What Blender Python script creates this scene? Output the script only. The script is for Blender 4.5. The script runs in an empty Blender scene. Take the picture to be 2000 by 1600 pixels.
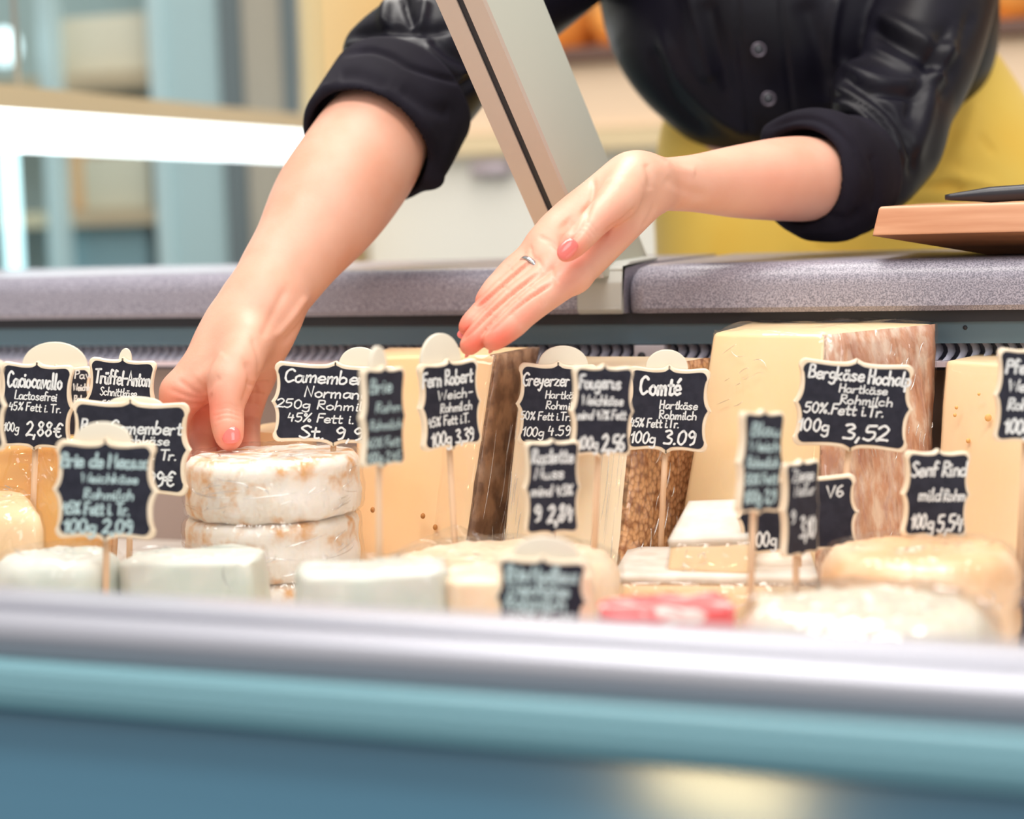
import bpy, bmesh, math, random
import numpy as np
from mathutils import Vector, Matrix, noise as mnoise

# ------------------------------------------------------------------ camera, world, light, exposure
SC = bpy.context.scene
COL = SC.collection
FPX = 2000 * 70 / 36.0
TH, PH, RO = math.atan(0.43), math.atan(400 / FPX), math.radians(1.9)
CAM = np.array([0.0, 0.0, 0.9965])
FW = np.array([-math.sin(TH) * math.cos(PH), math.cos(TH) * math.cos(PH), -math.sin(PH)])
R0 = np.array([math.cos(TH), math.sin(TH), 0.0])
U0 = np.cross(R0, FW)
RT = math.cos(RO) * R0 - math.sin(RO) * U0
UP = math.sin(RO) * R0 + math.cos(RO) * U0
FOCUS = 1.285

cd = bpy.data.cameras.new('camera')
cam = bpy.data.objects.new('camera', cd)
COL.objects.link(cam)
m = Matrix.Identity(4)
for i in range(3):
    m[i][0], m[i][1], m[i][2], m[i][3] = RT[i], UP[i], -FW[i], CAM[i]
cam.matrix_world = m
cd.lens, cd.sensor_width, cd.sensor_fit = 70, 36, 'HORIZONTAL'
cd.clip_start = 0.05
cd.dof.use_dof = True
cd.dof.focus_distance = FOCUS
cd.dof.aperture_fstop = 3.6
SC.camera = cam

SC.view_settings.view_transform = 'Standard'
SC.view_settings.look = 'None'
SC.view_settings.gamma = 1
SC.view_settings.use_curve_mapping = False
SC.view_settings.exposure = 0.33

w = bpy.data.worlds.new('world')
SC.world = w
w.use_nodes = True
bg = w.node_tree.nodes['Background']
bg.inputs[0].default_value = (1.0, 0.97, 0.95, 1)
bg.inputs[1].default_value = 0.50


def area(name, loc, tgt, sx, sy, watts, col):
    l = bpy.data.lights.new(name, 'AREA')
    l.shape, l.size, l.size_y, l.energy, l.color = 'RECTANGLE', sx, sy, watts, col
    o = bpy.data.objects.new(name, l)
    COL.objects.link(o)
    o.location = loc
    o.rotation_euler = (Vector(tgt) - Vector(loc)).to_track_quat('-Z', 'Y').to_euler()
    return o


WARM = (-0.844, -1.172, 1.775)
area('ceiling_lamp_over_display', (-0.35, 0.55, 2.5), (-0.35, 1.25, 0.8), 1.6, 0.5, 22, (1.0, 0.95, 0.88))
area('ceiling_lamp_behind_camera', (0.9, -0.9, 2.3), (-0.3, 1.3, 0.9), 1.2, 1.2, 10, (0.93, 0.97, 1.0))
area('ceiling_lamp_staff_side', (-0.9, 2.2, 2.6), (-0.7, 2.3, 0.5), 2.2, 0.7, 34, (1.0, 0.96, 0.9))
area('warm_highlight_lamp', WARM, (-0.21, 0.69, 0.79), 0.20, 0.05, 1.3, (1.0, 0.80, 0.42))  # unseen lamp added to put a warm highlight on the front panel


# ------------------------------------------------------------------ helpers
def P(px, py, d):
    return CAM + d * FW + RT * ((px - 1000) / FPX * d) + UP * ((800 - py) / FPX * d)


def ray(px, py):
    return FW + RT * ((px - 1000) / FPX) + UP * ((800 - py) / FPX)


def PY(px, py, Y):
    r = ray(px, py)
    return CAM + r * (Y / r[1])


def PZ(px, d, z):
    """the point in pixel column px at view depth d and height z"""
    a, b = P(px, 0, d), P(px, 1000, d)
    t = (z - a[2]) / (b[2] - a[2])
    return a + (b - a) * t


DECK = 0.735


def PD(px, d):
    return PZ(px, d, DECK)


def pix(v):
    v = np.asarray(v, float) - CAM
    d = v @ FW
    return 1000 + (v @ RT) / d * FPX, 800 - (v @ UP) / d * FPX, d


def lin(c):
    r = []
    for v in c[:3]:
        v /= 255.0
        r.append(v / 12.92 if v <= 0.04045 else ((v + 0.055) / 1.055) ** 2.4)
    return (r[0], r[1], r[2], 1.0)


MATS = {}


def mat(name, c, rough=0.5, metal=0.0, c2=None, scale=40, lo=0.4, hi=0.6, bump=0.0, bscale=None, sss=0.0, sssr=(0.01, 0.006, 0.003),
        coat=0.0, spec=0.5, stretch=(1, 1, 1), detail=4, sheen=0.0, kind='noise', c3=None, scale3=8, lo3=0.5, hi3=0.65):
    if name in MATS:
        return MATS[name]
    mt = bpy.data.materials.new(name)
    mt.use_nodes = True
    nt = mt.node_tree
    N, L = nt.nodes, nt.links
    b = N['Principled BSDF']
    b.inputs['Base Color'].default_value = lin(c)
    b.inputs['Roughness'].default_value = rough
    b.inputs['Metallic'].default_value = metal
    b.inputs['Specular IOR Level'].default_value = spec
    b.inputs['Coat Weight'].default_value = coat
    b.inputs['Coat Roughness'].default_value = 0.12
    b.inputs['Sheen Weight'].default_value = sheen
    if sss:
        b.inputs['Subsurface Weight'].default_value = sss
        b.inputs['Subsurface Radius'].default_value = sssr
        b.inputs['Subsurface Scale'].default_value = 1.0
    tc = N.new('ShaderNodeTexCoord')
    mp = N.new('ShaderNodeMapping')
    mp.inputs['Scale'].default_value = stretch
    L.new(tc.outputs['Object'], mp.inputs['Vector'])

    def tex(sc, k):
        if k == 'voronoi':
            t = N.new('ShaderNodeTexVoronoi')
            t.inputs['Scale'].default_value = sc
            L.new(mp.outputs[0], t.inputs['Vector'])
            return t.outputs['Distance']
        if k == 'wave':
            t = N.new('ShaderNodeTexWave')
            t.inputs['Scale'].default_value = sc
            t.inputs['Distortion'].default_value = 6
            t.inputs['Detail'].default_value = 3
            t.inputs['Detail Scale'].default_value = 1.5
            L.new(mp.outputs[0], t.inputs['Vector'])
            return t.outputs['Fac']
        t = N.new('ShaderNodeTexNoise')
        t.inputs['Scale'].default_value = sc
        t.inputs['Detail'].default_value = detail
        L.new(mp.outputs[0], t.inputs['Vector'])
        return t.outputs['Fac']

    last = None
    if c2 is not None:
        t = tex(scale, kind)
        mr = N.new('ShaderNodeMapRange')
        mr.inputs['From Min'].default_value = lo
        mr.inputs['From Max'].default_value = hi
        L.new(t, mr.inputs['Value'])
        mx = N.new('ShaderNodeMixRGB')
        mx.inputs[1].default_value = lin(c)
        mx.inputs[2].default_value = lin(c2)
        L.new(mr.outputs[0], mx.inputs[0])
        last = mx.outputs[0]
        if c3 is not None:
            t3 = tex(scale3, 'noise')
            mr3 = N.new('ShaderNodeMapRange')
            mr3.inputs['From Min'].default_value = lo3
            mr3.inputs['From Max'].default_value = hi3
            L.new(t3, mr3.inputs['Value'])
            mx3 = N.new('ShaderNodeMixRGB')
            mx3.inputs[2].default_value = lin(c3)
            L.new(last, mx3.inputs[1])
            L.new(mr3.outputs[0], mx3.inputs[0])
            last = mx3.outputs[0]
        L.new(last, b.inputs['Base Color'])
    if bump:
        t = tex(bscale or scale, kind if kind != 'wave' else 'noise')
        bp = N.new('ShaderNodeBump')
        bp.inputs['Strength'].default_value = bump
        bp.inputs['Distance'].default_value = 0.001
        L.new(t, bp.inputs['Height'])
        L.new(bp.outputs[0], b.inputs['Normal'])
    MATS[name] = mt
    return mt


def film_mat(name, scale=120, tint=(255, 255, 255), strength=1.0, base=0.06, dist=0.0018):
    """thin clear plastic film: mostly see-through, sharp reflections on its creases"""
    if name in MATS:
        return MATS[name]
    mt = bpy.data.materials.new(name)
    mt.use_nodes = True
    nt = mt.node_tree
    N, L = nt.nodes, nt.links
    N.remove(N['Principled BSDF'])
    out = N['Material Output']
    tr = N.new('ShaderNodeBsdfTransparent')
    tr.inputs[0].default_value = lin(tint)
    gl = N.new('ShaderNodeBsdfGlossy')
    gl.inputs['Roughness'].default_value = 0.06
    lw = N.new('ShaderNodeLayerWeight')
    lw.inputs['Blend'].default_value = 0.5
    fr = N.new('ShaderNodeMath')
    fr.operation = 'POWER'
    fr.inputs[1].default_value = 3.0
    ad = N.new('ShaderNodeMath')
    ad.operation = 'MULTIPLY_ADD'
    ad.inputs[1].default_value = 0.16
    ad.inputs[2].default_value = base
    L.new(lw.outputs['Facing'], fr.inputs[0])
    tc = N.new('ShaderNodeTexCoord')
    n1 = N.new('ShaderNodeTexNoise')
    n1.inputs['Scale'].default_value = scale
    n1.noise_type = 'RIDGED_MULTIFRACTAL'
    n1.inputs['Detail'].default_value = 2
    n1.inputs['Distortion'].default_value = 1.2
    mp = N.new('ShaderNodeMapping')
    mp.inputs['Rotation'].default_value = (0.5, 0.35, 0.6)
    mp.inputs['Scale'].default_value = (1, 1, 0.28)
    L.new(tc.outputs['Object'], mp.inputs['Vector'])
    bp = N.new('ShaderNodeBump')
    bp.inputs['Strength'].default_value = strength
    bp.inputs['Distance'].default_value = dist
    L.new(mp.outputs[0], n1.inputs['Vector'])
    L.new(n1.outputs['Fac'], bp.inputs['Height'])
    L.new(bp.outputs[0], gl.inputs['Normal'])
    L.new(bp.outputs[0], lw.inputs['Normal'])
    mx = N.new('ShaderNodeMixShader')
    L.new(fr.outputs[0], ad.inputs[0])
    L.new(ad.outputs[0], mx.inputs[0])
    L.new(tr.outputs[0], mx.inputs[1])
    L.new(gl.outputs[0], mx.inputs[2])
    L.new(mx.outputs[0], out.inputs['Surface'])
    MATS[name] = mt
    return mt


def emit_mat(name, c, s):
    if name in MATS:
        return MATS[name]
    mt = bpy.data.materials.new(name)
    mt.use_nodes = True
    b = mt.node_tree.nodes['Principled BSDF']
    b.inputs['Base Color'].default_value = lin(c)
    b.inputs['Emission Color'].default_value = lin(c)
    b.inputs['Emission Strength'].default_value = s
    MATS[name] = mt
    return mt


def origin(o):
    v = Vector((0, 0, 0))
    while o is not None:
        v = v + o.location
        o = o.parent
    return v


def thing(name, label, cat, loc, group=None):
    o = bpy.data.objects.new(name, None)
    COL.objects.link(o)
    o.empty_display_size = 0.02
    o.location = Vector([float(x) for x in loc])
    o['label'], o['category'] = label, cat
    if group:
        o['group'] = group
    return o


def tag(o, label, cat, group=None):
    o['label'], o['category'] = label, cat
    if group:
        o['group'] = group
    return o


def mk(name, verts, faces, material, parent=None, smooth=True, loc=None, label=None):
    """one mesh object; verts are world points"""
    verts = np.asarray(verts, float).reshape(-1, 3)
    if loc is None:
        loc = np.array(origin(parent)) if parent is not None else np.array([verts[:, 0].mean(), verts[:, 1].mean(), verts[:, 2].min()])
    loc = np.asarray(loc, float)
    me = bpy.data.meshes.new(name)
    me.from_pydata([tuple(v) for v in (verts - loc)], [], [tuple(int(i) for i in f) for f in faces])
    me.update()
    bm = bmesh.new()
    bm.from_mesh(me)
    bmesh.ops.recalc_face_normals(bm, faces=bm.faces)
    bm.to_mesh(me)
    bm.free()
    me.materials.append(material)
    o = bpy.data.objects.new(name, me)
    COL.objects.link(o)
    if parent is not None:
        o.parent = parent
        o.location = Vector(loc) - origin(parent)
    else:
        o.location = Vector(loc)
    if smooth:
        me.polygons.foreach_set('use_smooth', [True] * len(me.polygons))
    if label:
        o['label'] = label
    return o


def smooth_angle(o, deg=35):
    o.data.polygons.foreach_set('use_smooth', [True] * len(o.data.polygons))
    bm = bmesh.new()
    bm.from_mesh(o.data)
    for e in bm.edges:
        if len(e.link_faces) == 2 and e.calc_face_angle(0) > math.radians(deg):
            e.smooth = False
    bm.to_mesh(o.data)
    bm.free()
    return o


class G:
    """collects shapes (world points) for one mesh"""
    def __init__(s):
        s.v, s.f = [], []

    def add(s, v, f):
        n = len(s.v)
        s.v += [tuple(map(float, p)) for p in v]
        s.f += [tuple(i + n for i in q) for q in f]
        return s

    def box(s, a, b):
        (x0, y0, z0), (x1, y1, z1) = a, b
        return s.hexa([(x0, y0, z0), (x1, y0, z0), (x1, y1, z0), (x0, y1, z0)], [(x0, y0, z1), (x1, y0, z1), (x1, y1, z1), (x0, y1, z1)])

    def hexa(s, bot, top):
        n = len(bot)
        f = [tuple(range(n - 1, -1, -1)), tuple(range(n, 2 * n))] + [(i, (i + 1) % n, n + (i + 1) % n, n + i) for i in range(n)]
        return s.add(list(bot) + list(top), f)

    def tube(s, pts, r, seg=12, caps=True):
        pts = [Vector(p) for p in pts]
        rr = r if hasattr(r, '__len__') else [r] * len(pts)
        v, f = [], []
        t0 = (pts[1] - pts[0]).normalized()
        a = t0.orthogonal().normalized()
        for i, p in enumerate(pts):
            t = (pts[min(i + 1, len(pts) - 1)] - pts[max(i - 1, 0)]).normalized()
            a = (a - t * a.dot(t)).normalized()
            b = t.cross(a)
            for k in range(seg):
                an = 2 * math.pi * k / seg
                v.append(p + (a * math.cos(an) + b * math.sin(an)) * rr[i])
        for i in range(len(pts) - 1):
            for k in range(seg):
                f.append((i * seg + k, i * seg + (k + 1) % seg, (i + 1) * seg + (k + 1) % seg, (i + 1) * seg + k))
        if caps:
            f.append(tuple(range(seg)))
            f.append(tuple((len(pts) - 1) * seg + k for k in range(seg)))
        return s.add(v, f)

    def ball(s, c, ax, seg=16, rings=10):
        """ellipsoid with axis vectors ax"""
        c = np.asarray(c, float)
        A = [np.asarray(a, float) for a in ax]
        v = [c + A[2]]
        for i in range(1, rings):
            ph = math.pi * i / rings
            for k in range(seg):
                t = 2 * math.pi * k / seg
                v.append(c + A[2] * math.cos(ph) + (A[0] * math.cos(t) + A[1] * math.sin(t)) * math.sin(ph))
        v.append(c - A[2])
        f = [(0, 1 + k, 1 + (k + 1) % seg) for k in range(seg)]
        for i in range(rings - 2):
            for k in range(seg):
                a = 1 + i * seg
                f.append((a + k, a + seg + k, a + seg + (k + 1) % seg, a + (k + 1) % seg))
        n = len(v) - 1
        a = 1 + (rings - 2) * seg
        f += [(n, a + (k + 1) % seg, a + k) for k in range(seg)]
        return s.add(v, f)

    def prof(s, pts, x0, x1, n=1, fn=None):
        """profile of (Y,Z) points run along X"""
        v, f = [], []
        m_ = len(pts)
        for i in range(n + 1):
            x = x0 + (x1 - x0) * i / n
            for (y, z) in pts:
                v.append((x, y, z) if fn is None else fn(x, y, z))
        for i in range(n):
            for k in range(m_):
                f.append((i * m_ + k, i * m_ + (k + 1) % m_, (i + 1) * m_ + (k + 1) % m_, (i + 1) * m_ + k))
        f.append(tuple(range(m_)))
        f.append(tuple(n * m_ + k for k in range(m_)))
        return s.add(v, f)

    def make(s, name, material, parent=None, smooth=True, **k):
        return mk(name, s.v, s.f, material, parent, smooth, **k)


def catmull(p, n=6, closed=False):
    p = [np.asarray(q, float) for q in p]
    out = []
    N_ = len(p)
    rng = range(N_) if closed else range(N_ - 1)
    for i in rng:
        if closed:
            a, b, c, d = p[i - 1], p[i], p[(i + 1) % N_], p[(i + 2) % N_]
        else:
            a, b, c, d = p[max(i - 1, 0)], p[i], p[i + 1], p[min(i + 2, N_ - 1)]
        for k in range(n):
            t = k / n
            out.append(0.5 * ((2 * b) + (c - a) * t + (2 * a - 5 * b + 4 * c - d) * t * t + (3 * b - 3 * c + d - a) * t ** 3))
    if not closed:
        out.append(p[-1])
    return out


def bevel_obj(o, w_=0.003, seg=3, sub=0):
    bm = bmesh.new()
    bm.from_mesh(o.data)
    bmesh.ops.bevel(bm, geom=list(bm.edges), offset=w_, segments=seg, profile=0.6, affect='EDGES', clamp_overlap=True)
    if sub:
        big = [e for e in bm.edges if e.calc_length() > 0.012]
        bmesh.ops.subdivide_edges(bm, edges=big, cuts=sub, use_grid_fill=True)
    bm.to_mesh(o.data)
    bm.free()
    o.data.polygons.foreach_set('use_smooth', [True] * len(o.data.polygons))
    return o


def ruffle(o, amp, freq, seed=0.0, fine=0.0):
    me = o.data
    me.calc_loop_triangles()
    nrm = [v.normal.copy() for v in me.vertices]
    for v, n in zip(me.vertices, nrm):
        q = (v.co + o.location) * freq + Vector((seed, seed * 1.7, -seed))
        k = mnoise.noise(q)
        if fine:
            k += fine * (1 - 2 * abs(mnoise.noise(q * 2.7)))
        v.co += n * amp * k
    me.update()
    return o
# ------------------------------------------------------------------ the room
def struct(o):
    o['kind'] = 'structure'
    return o


cream = mat('wall_cream', (226, 208, 172), 0.8)
struct(G().box((-3.6, -2.5, -0.05), (2.2, 3.3, 0.0)).make('floor', mat('floor_tile', (96, 118, 128), 0.5), smooth=False))
struct(G().box((-3.6, 3.2, 0), (2.2, 3.3, 2.7)).make('wall_back', cream, smooth=False))
struct(G().box((-3.7, -2.5, 0), (-3.6, 3.3, 2.7)).make('wall_left', mat('wall_side', (205, 205, 195), 0.8), smooth=False))

# ------------------------------------------------------------------ the display counter
XL, XR = -1.75, 0.62
YB = 1.31            # front edge of the worktop
worktop_m = mat('worktop_laminate', (116, 114, 127), 0.33, c2=(178, 173, 187), scale=1000, lo=0.36, hi=0.64, bump=0.08, bscale=1000, detail=2, spec=0.5)
blue_m = mat('case_blue_panel', (92, 116, 130), 0.4)
dark_m = mat('dark_rubber', (38, 38, 46), 0.5)
alu_m = mat('brushed_aluminium', (182, 183, 194), 0.38, metal=0.5, spec=0.5)
teal_m = mat('teal_lacquer', (134, 182, 194), 0.35, coat=0.3)
pane_blue = mat('blue_lacquered_panel', (70, 120, 146), 0.14, coat=0.6)
deck_m = mat('display_deck_white', (240, 232, 222), 0.4)
counter = thing('cheese_counter', 'long refrigerated cheese counter with grey speckled worktop and silver front rail', 'counter', (-0.5, 1.0, 0.0))


def worktop(x0, x1, cap0, cap1):
    r = 0.016
    zt, zb = 0.952, 0.918
    pr = [(YB + 0.22, zt), (YB + 0.22, zb), (YB + 0.004, zb)]
    pr += [(YB + 0.0005, zb + 0.0035)]
    for k in range(9):
        a = math.pi / 2 * k / 8
        pr.append((YB + r - r * math.cos(a), zt - r + r * math.sin(a)))
    g = G()
    v, f = [], []
    xs = [x0] + ([x0 + 0.002, x0 + 0.006, x0 + 0.014] if cap0 else []) + [x0 + (x1 - x0) * i / 20 for i in range(1, 20)] + [x1]
    sh = {x0: 0.010, x0 + 0.002: 0.006, x0 + 0.006: 0.0025, x0 + 0.014: 0.0} if cap0 else {}
    cy, cz = YB + 0.11, zb
    for x in xs:
        e = sh.get(x, 0.0)
        for (y, z) in pr:
            v.append((x, cy + (y - cy) * (1 - e / 0.11), cz + (z - cz) * (1 - e / 0.034)))
    m_ = len(pr)
    for i in range(len(xs) - 1):
        for k in range(m_):
            f.append((i * m_ + k, i * m_ + (k + 1) % m_, (i + 1) * m_ + (k + 1) % m_, (i + 1) * m_ + k))
    f.append(tuple(range(m_)))
    f.append(tuple((len(xs) - 1) * m_ + k for k in range(m_)))
    g.add(v, f)
    return smooth_angle(g.make('worktop', worktop_m, counter), 40)


XJ = float(PY(1222, 590, YB)[0])      # joint where the screen post stands
worktop(XL, XJ - 0.002, False, False)
worktop(XJ, XR, True, False)
G().box((XL, YB + 0.012, 0.910), (XR, YB + 0.20, 0.918)).make('gasket', dark_m, counter, smooth=False)
smooth_angle(G().prof([(YB + 0.02, 0.9035), (YB + 0.02, 0.893), (YB + 0.016, 0.884), (YB + 0.06, 0.884), (YB + 0.06, 0.9035)], XL, XR).make('cornice_panel', blue_m, counter))
# upper blue panel, air grille with curled fins, ledge
smooth_angle(G().box((XL, YB + 0.015, 0.8955), (XR, YB + 0.05, 0.9105)).make('blue_panel', blue_m, counter))
bpy.data.objects.remove(bpy.data.objects['cornice_panel'])
gr = G().box((XL, YB + 0.032, 0.876), (XR, YB + 0.07, 0.897)).make('air_grille', mat('grille_dark', (62, 68, 90), 0.5), counter, smooth=False)
fins = G()
x = XL
while x < XR:
    n = 4
    v, f = [], []
    for i in range(n + 1):
        t = i / n
        yy = YB + 0.0145 + 0.010 * math.sin(t * math.pi * 0.5)
        xx = x + 0.0028 * math.sin(t * math.pi)
        z = 0.8838 + 0.0112 * t
        v += [(xx, yy, z), (xx + 0.0040, yy + 0.006, z), (xx + 0.0040, yy + 0.0066, z), (xx, yy + 0.0006, z)]
    for i in range(n):
        for k in range(4):
            f.append((i * 4 + k, i * 4 + (k + 1) % 4, i * 4 + 4 + (k + 1) % 4, i * 4 + 4 + k))
    fins.add(v, f)
    x += 0.0082
fins.make('slats', mat('grille_fin', (205, 205, 222), 0.35), gr, smooth=True)
smooth_angle(G().box((XL, YB + 0.010, 0.8800), (XR, YB + 0.06, 0.8835)).make('grille_ledge', mat('ledge_pinkish', (226, 206, 212), 0.4), counter))
G().box((XL, YB + 0.045, DECK - 0.02), (XR, YB + 0.075, 0.8800)).make('rear_panel', mat('rear_panel_taupe', (168, 148, 140), 0.5), counter, smooth=False)
a = PY(1246, 702, YB + 0.02)
b = PY(1304, 672, YB + 0.02)
br = G().box((a[0], YB + 0.0115, 0.8836), (b[0], YB + 0.028, 0.8950)).make('clip_block', mat('clip_white', (205, 198, 204), 0.4), counter, smooth=False)
bevel_obj(br, 0.001, 2)
G().tube([(a[0] + 0.006, YB + 0.0105, 0.8875), (a[0] + 0.006, YB + 0.0130, 0.8875)], 0.0028, 16).make('hole', dark_m, br)
for px in (1425, 1885):
    q = PY(px, 652 if px < 1500 else 640, YB + 0.015)
    G().ball(q, ((0.0016, 0, 0), (0, 0.001, 0), (0, 0, 0.0016)), 10, 6).make('screw', dark_m, counter)
# deck and case body
YF = 0.66
G().box((XL, YF + 0.03, DECK - 0.03), (XR, YB + 0.045, DECK)).make('deck', deck_m, counter, smooth=False)
G().box((XL, YB + 0.075, 0.02), (XR, YB + 0.20, 0.903)).make('rear_body', mat('case_grey', (150, 150, 155), 0.5), counter, smooth=False)


def rail(name, pts, m_):
    return smooth_angle(G().prof(pts, XL, XR, 1).make(name, m_, counter), 30)


def arc(cy, cz, r, a0, a1, n=8):
    return [(cy + r * math.cos(math.radians(a0 + (a1 - a0) * i / n)), cz + r * math.sin(math.radians(a0 + (a1 - a0) * i / n))) for i in range(n + 1)]


rail('top_rail', [(0.735, 0.790), (0.735, 0.830)] + [(0.715, 0.8320), (0.705, 0.8317)] + arc(0.7055, 0.8282, 0.0035, 100, 180, 5) + [(0.7015, 0.790)], alu_m)
rail('front_rail', [(0.7015, 0.795), (0.7015, 0.8270), (0.694, 0.8280)] + arc(0.691, 0.8195, 0.0085, 80, 195, 14) + [(0.684, 0.812), (0.688, 0.8105), (0.688, 0.795)], alu_m)
rail('bumper_rail', [(0.70, 0.789), (0.70, 0.8100)] + [(0.684, 0.8100)] + arc(0.682, 0.8060, 0.0040, 90, 190, 5) + [(0.6770, 0.8020), (0.6782, 0.8013), (0.6770, 0.8005), (0.6765, 0.7975), (0.6777, 0.7968), (0.677, 0.796), (0.6785, 0.7905)], teal_m)
G().prof([(0.689, 0.7905), (0.677, 0.762), (0.62, 0.60), (0.615, 0.10), (0.70, 0.10), (0.70, 0.7905)], XL, XR).make('front_panel', pane_blue, counter, smooth=False)
G().box((XL, 0.70, 0.06), (XR, YB + 0.1, DECK - 0.03)).make('case_body', blue_m, counter, smooth=False)
G().box((XL, 0.70, 0.0), (XR, YB + 0.18, 0.06)).make('plinth', dark_m, counter, smooth=False)

# slanted screen post on the worktop edge
post_front = mat('post_champagne', (210, 193, 180), 0.42, metal=0.1)
post_side = mat('post_grey_green', (196, 200, 188), 0.45)
post_foot = mat('post_foot_grey', (190, 192, 186), 0.5)
B = np.array(PZ(1092, 1.385, 0.944))
T = P(826, -60, 1.25)
wx = np.array([0.0300, 0, 0])
dp = np.array([0, 0.115, 0])


def bar(name, a0, a1, y0, y1, m_, parent):
    bot = [B + wx * a0 + dp * y0, B + wx * a1 + dp * y0, B + wx * a1 + dp * y1, B + wx * a0 + dp * y1]
    top = [T + wx * a0 + dp * y0, T + wx * a1 + dp * y0, T + wx * a1 + dp * y1, T + wx * a0 + dp * y1]
    o = G().hexa(bot, top).make(name, m_, parent, smooth=False)
    return o


post = bar('screen_post', 0.0, 1.0, 0.05, 1.0, post_side, counter)
bevel_obj(post, 0.0015, 2)
bar('front_strip', -0.02, 0.44, 0.0, 0.06, post_front, post)
bar('front_strip', 0.60, 1.03, 0.0, 0.06, post_front, post)
bar('gasket', 0.44, 0.60, 0.015, 0.06, dark_m, post)
# foot: clamps around the worktop edge
fx0, fx1 = float(PY(1132, 590, YB)[0]), XJ - 0.001
fp = [(YB - 0.006, 0.921)] + [(YB - 0.006, 0.924), (YB - 0.005, 0.940), (YB + 0.002, 0.951), (YB + 0.016, 0.9545), (YB + 0.075, 0.9555), (YB + 0.075, 0.9525), (YB + 0.0, 0.950), (YB, 0.918), (YB - 0.003, 0.918)]
ft = G().prof(fp, fx0, fx1).make('post_foot', post_foot, post, smooth=False)
bevel_obj(ft, 0.002, 3)
# clear rear screen standing on the worktop
gx0, gx1 = float(PY(-120, 400, 1.50)[0]), float(PY(640, 400, 1.50)[0])
glass = bpy.data.materials.new('clear_glass')
glass.use_nodes = True
gn = glass.node_tree
gn.nodes.remove(gn.nodes['Principled BSDF'])
t_, g_, x_ = gn.nodes.new('ShaderNodeBsdfTransparent'), gn.nodes.new('ShaderNodeBsdfGlossy'), gn.nodes.new('ShaderNodeMixShader')
t_.inputs[0].default_value = (0.96, 0.985, 0.985, 1)
g_.inputs['Roughness'].default_value = 0.02
x_.inputs[0].default_value = 0.04
gn.links.new(t_.outputs[0], x_.inputs[1])
gn.links.new(g_.outputs[0], x_.inputs[2])
gn.links.new(x_.outputs[0], gn.nodes['Material Output'].inputs['Surface'])
G().box((gx0, 1.500, 0.952), (gx1, 1.506, 1.25)).make('glass_screen', glass, counter, smooth=False)

# ------------------------------------------------------------------ back of the shop
def bbox(px0, py0, px1, py1, Y, dy):
    a, b = PY(px0, py1, Y), PY(px1, py0, Y)
    return (a[0], Y, min(a[2], b[2])), (b[0], Y + dy, max(a[2], b[2]))


fr_m = mat('fridge_teal_grey', (192, 216, 220), 0.4)
fdark = mat('fridge_dark_frame', (98, 110, 114), 0.45)
fin_m = mat('fridge_inside', (188, 216, 220), 0.5)
fridge = thing('wall_fridge', 'tall teal grey wall fridge with dark door frames behind the glass screen', 'fridge', (-2.3, 2.75, 0))
FY = 2.70
x0f = float(PY(-420, 300, FY)[0])
x1f = float(PY(592, 300, FY)[0])
G().box((x0f, FY + 0.30, 0.0), (x1f, FY + 0.34, 2.1)).make('back_panel', fin_m, fridge, smooth=False)
G().box((x0f, FY, 0.0), (x1f, FY + 0.30, 0.82)).make('base_cabinet', mat('fridge_base', (136, 160, 166), 0.4), fridge, smooth=False)
G().box((x0f, FY, 2.0), (x1f, FY + 0.30, 2.1)).make('top', fr_m, fridge, smooth=False)
G().box((x1f, FY, 0.0), (x1f + 0.02, FY + 0.36, 2.1)).make('side_panel', mat('fridge_side_beige', (232, 208, 160), 0.6), fridge, smooth=False)
for (a, b, m_) in ((560, 592, fdark), (437, 474, fdark), (300, 322, fr_m), (86, 112, fr_m)):
    xa, xb = float(PY(a, 300, FY)[0]), float(PY(b, 300, FY)[0])
    G().box((xa, FY, 0.82), (xb, FY + 0.03, 2.0)).make('door_post', m_, fridge, smooth=False)
for z0 in (0.985, 1.205):
    G().box((x0f, FY + 0.03, z0), (x1f, FY + 0.29, z0 + 0.025)).make('shelf', mat('fridge_shelf', (196, 176, 146), 0.5), fridge, smooth=False)
xa, xb = float(PY(476, 300, FY)[0]), float(PY(558, 300, FY)[0])
G().box((xa, FY + 0.012, 0.82), (xb, FY + 0.022, 2.0)).make('door_panel', mat('fridge_taupe', (176, 166, 150), 0.45), fridge, smooth=False)
xa, xb = float(PY(324, 300, FY)[0]), float(PY(436, 300, FY)[0])
G().box((xa, FY + 0.012, 0.82), (xb, FY + 0.022, 2.0)).make('door_panel', mat('fridge_teal_door', (176, 202, 206), 0.45), fridge, smooth=False)
cart = [(118, 298, 22, 132, (236, 228, 206), 'pale carton on the upper fridge shelf'),
        (112, 158, 292, 372, (222, 178, 130), 'tan carton on the lower fridge shelf'),
        (164, 288, 300, 398, (216, 214, 194), 'pale square carton beside the tan carton in the wall fridge'),
        (92, 284, 428, 520, (130, 164, 174), 'dark teal crate at the bottom of the wall fridge')]
for i, (a, b, t, d, c, lab) in enumerate(cart):
    lo_, hi_ = bbox(a, t, b, d, FY + 0.06, 0.14)
    zb = [1.230, 1.010, 1.010, 0.82][i]
    o = G().box((lo_[0], lo_[1], zb), (hi_[0], hi_[1], max(hi_[2], zb + 0.07))).make('carton' if i < 3 else 'crate', mat('carton%d' % i, c, 0.6), smooth=False)
    bevel_obj(o, 0.004, 2)
    tag(o, lab, 'carton' if i < 3 else 'crate')

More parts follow.
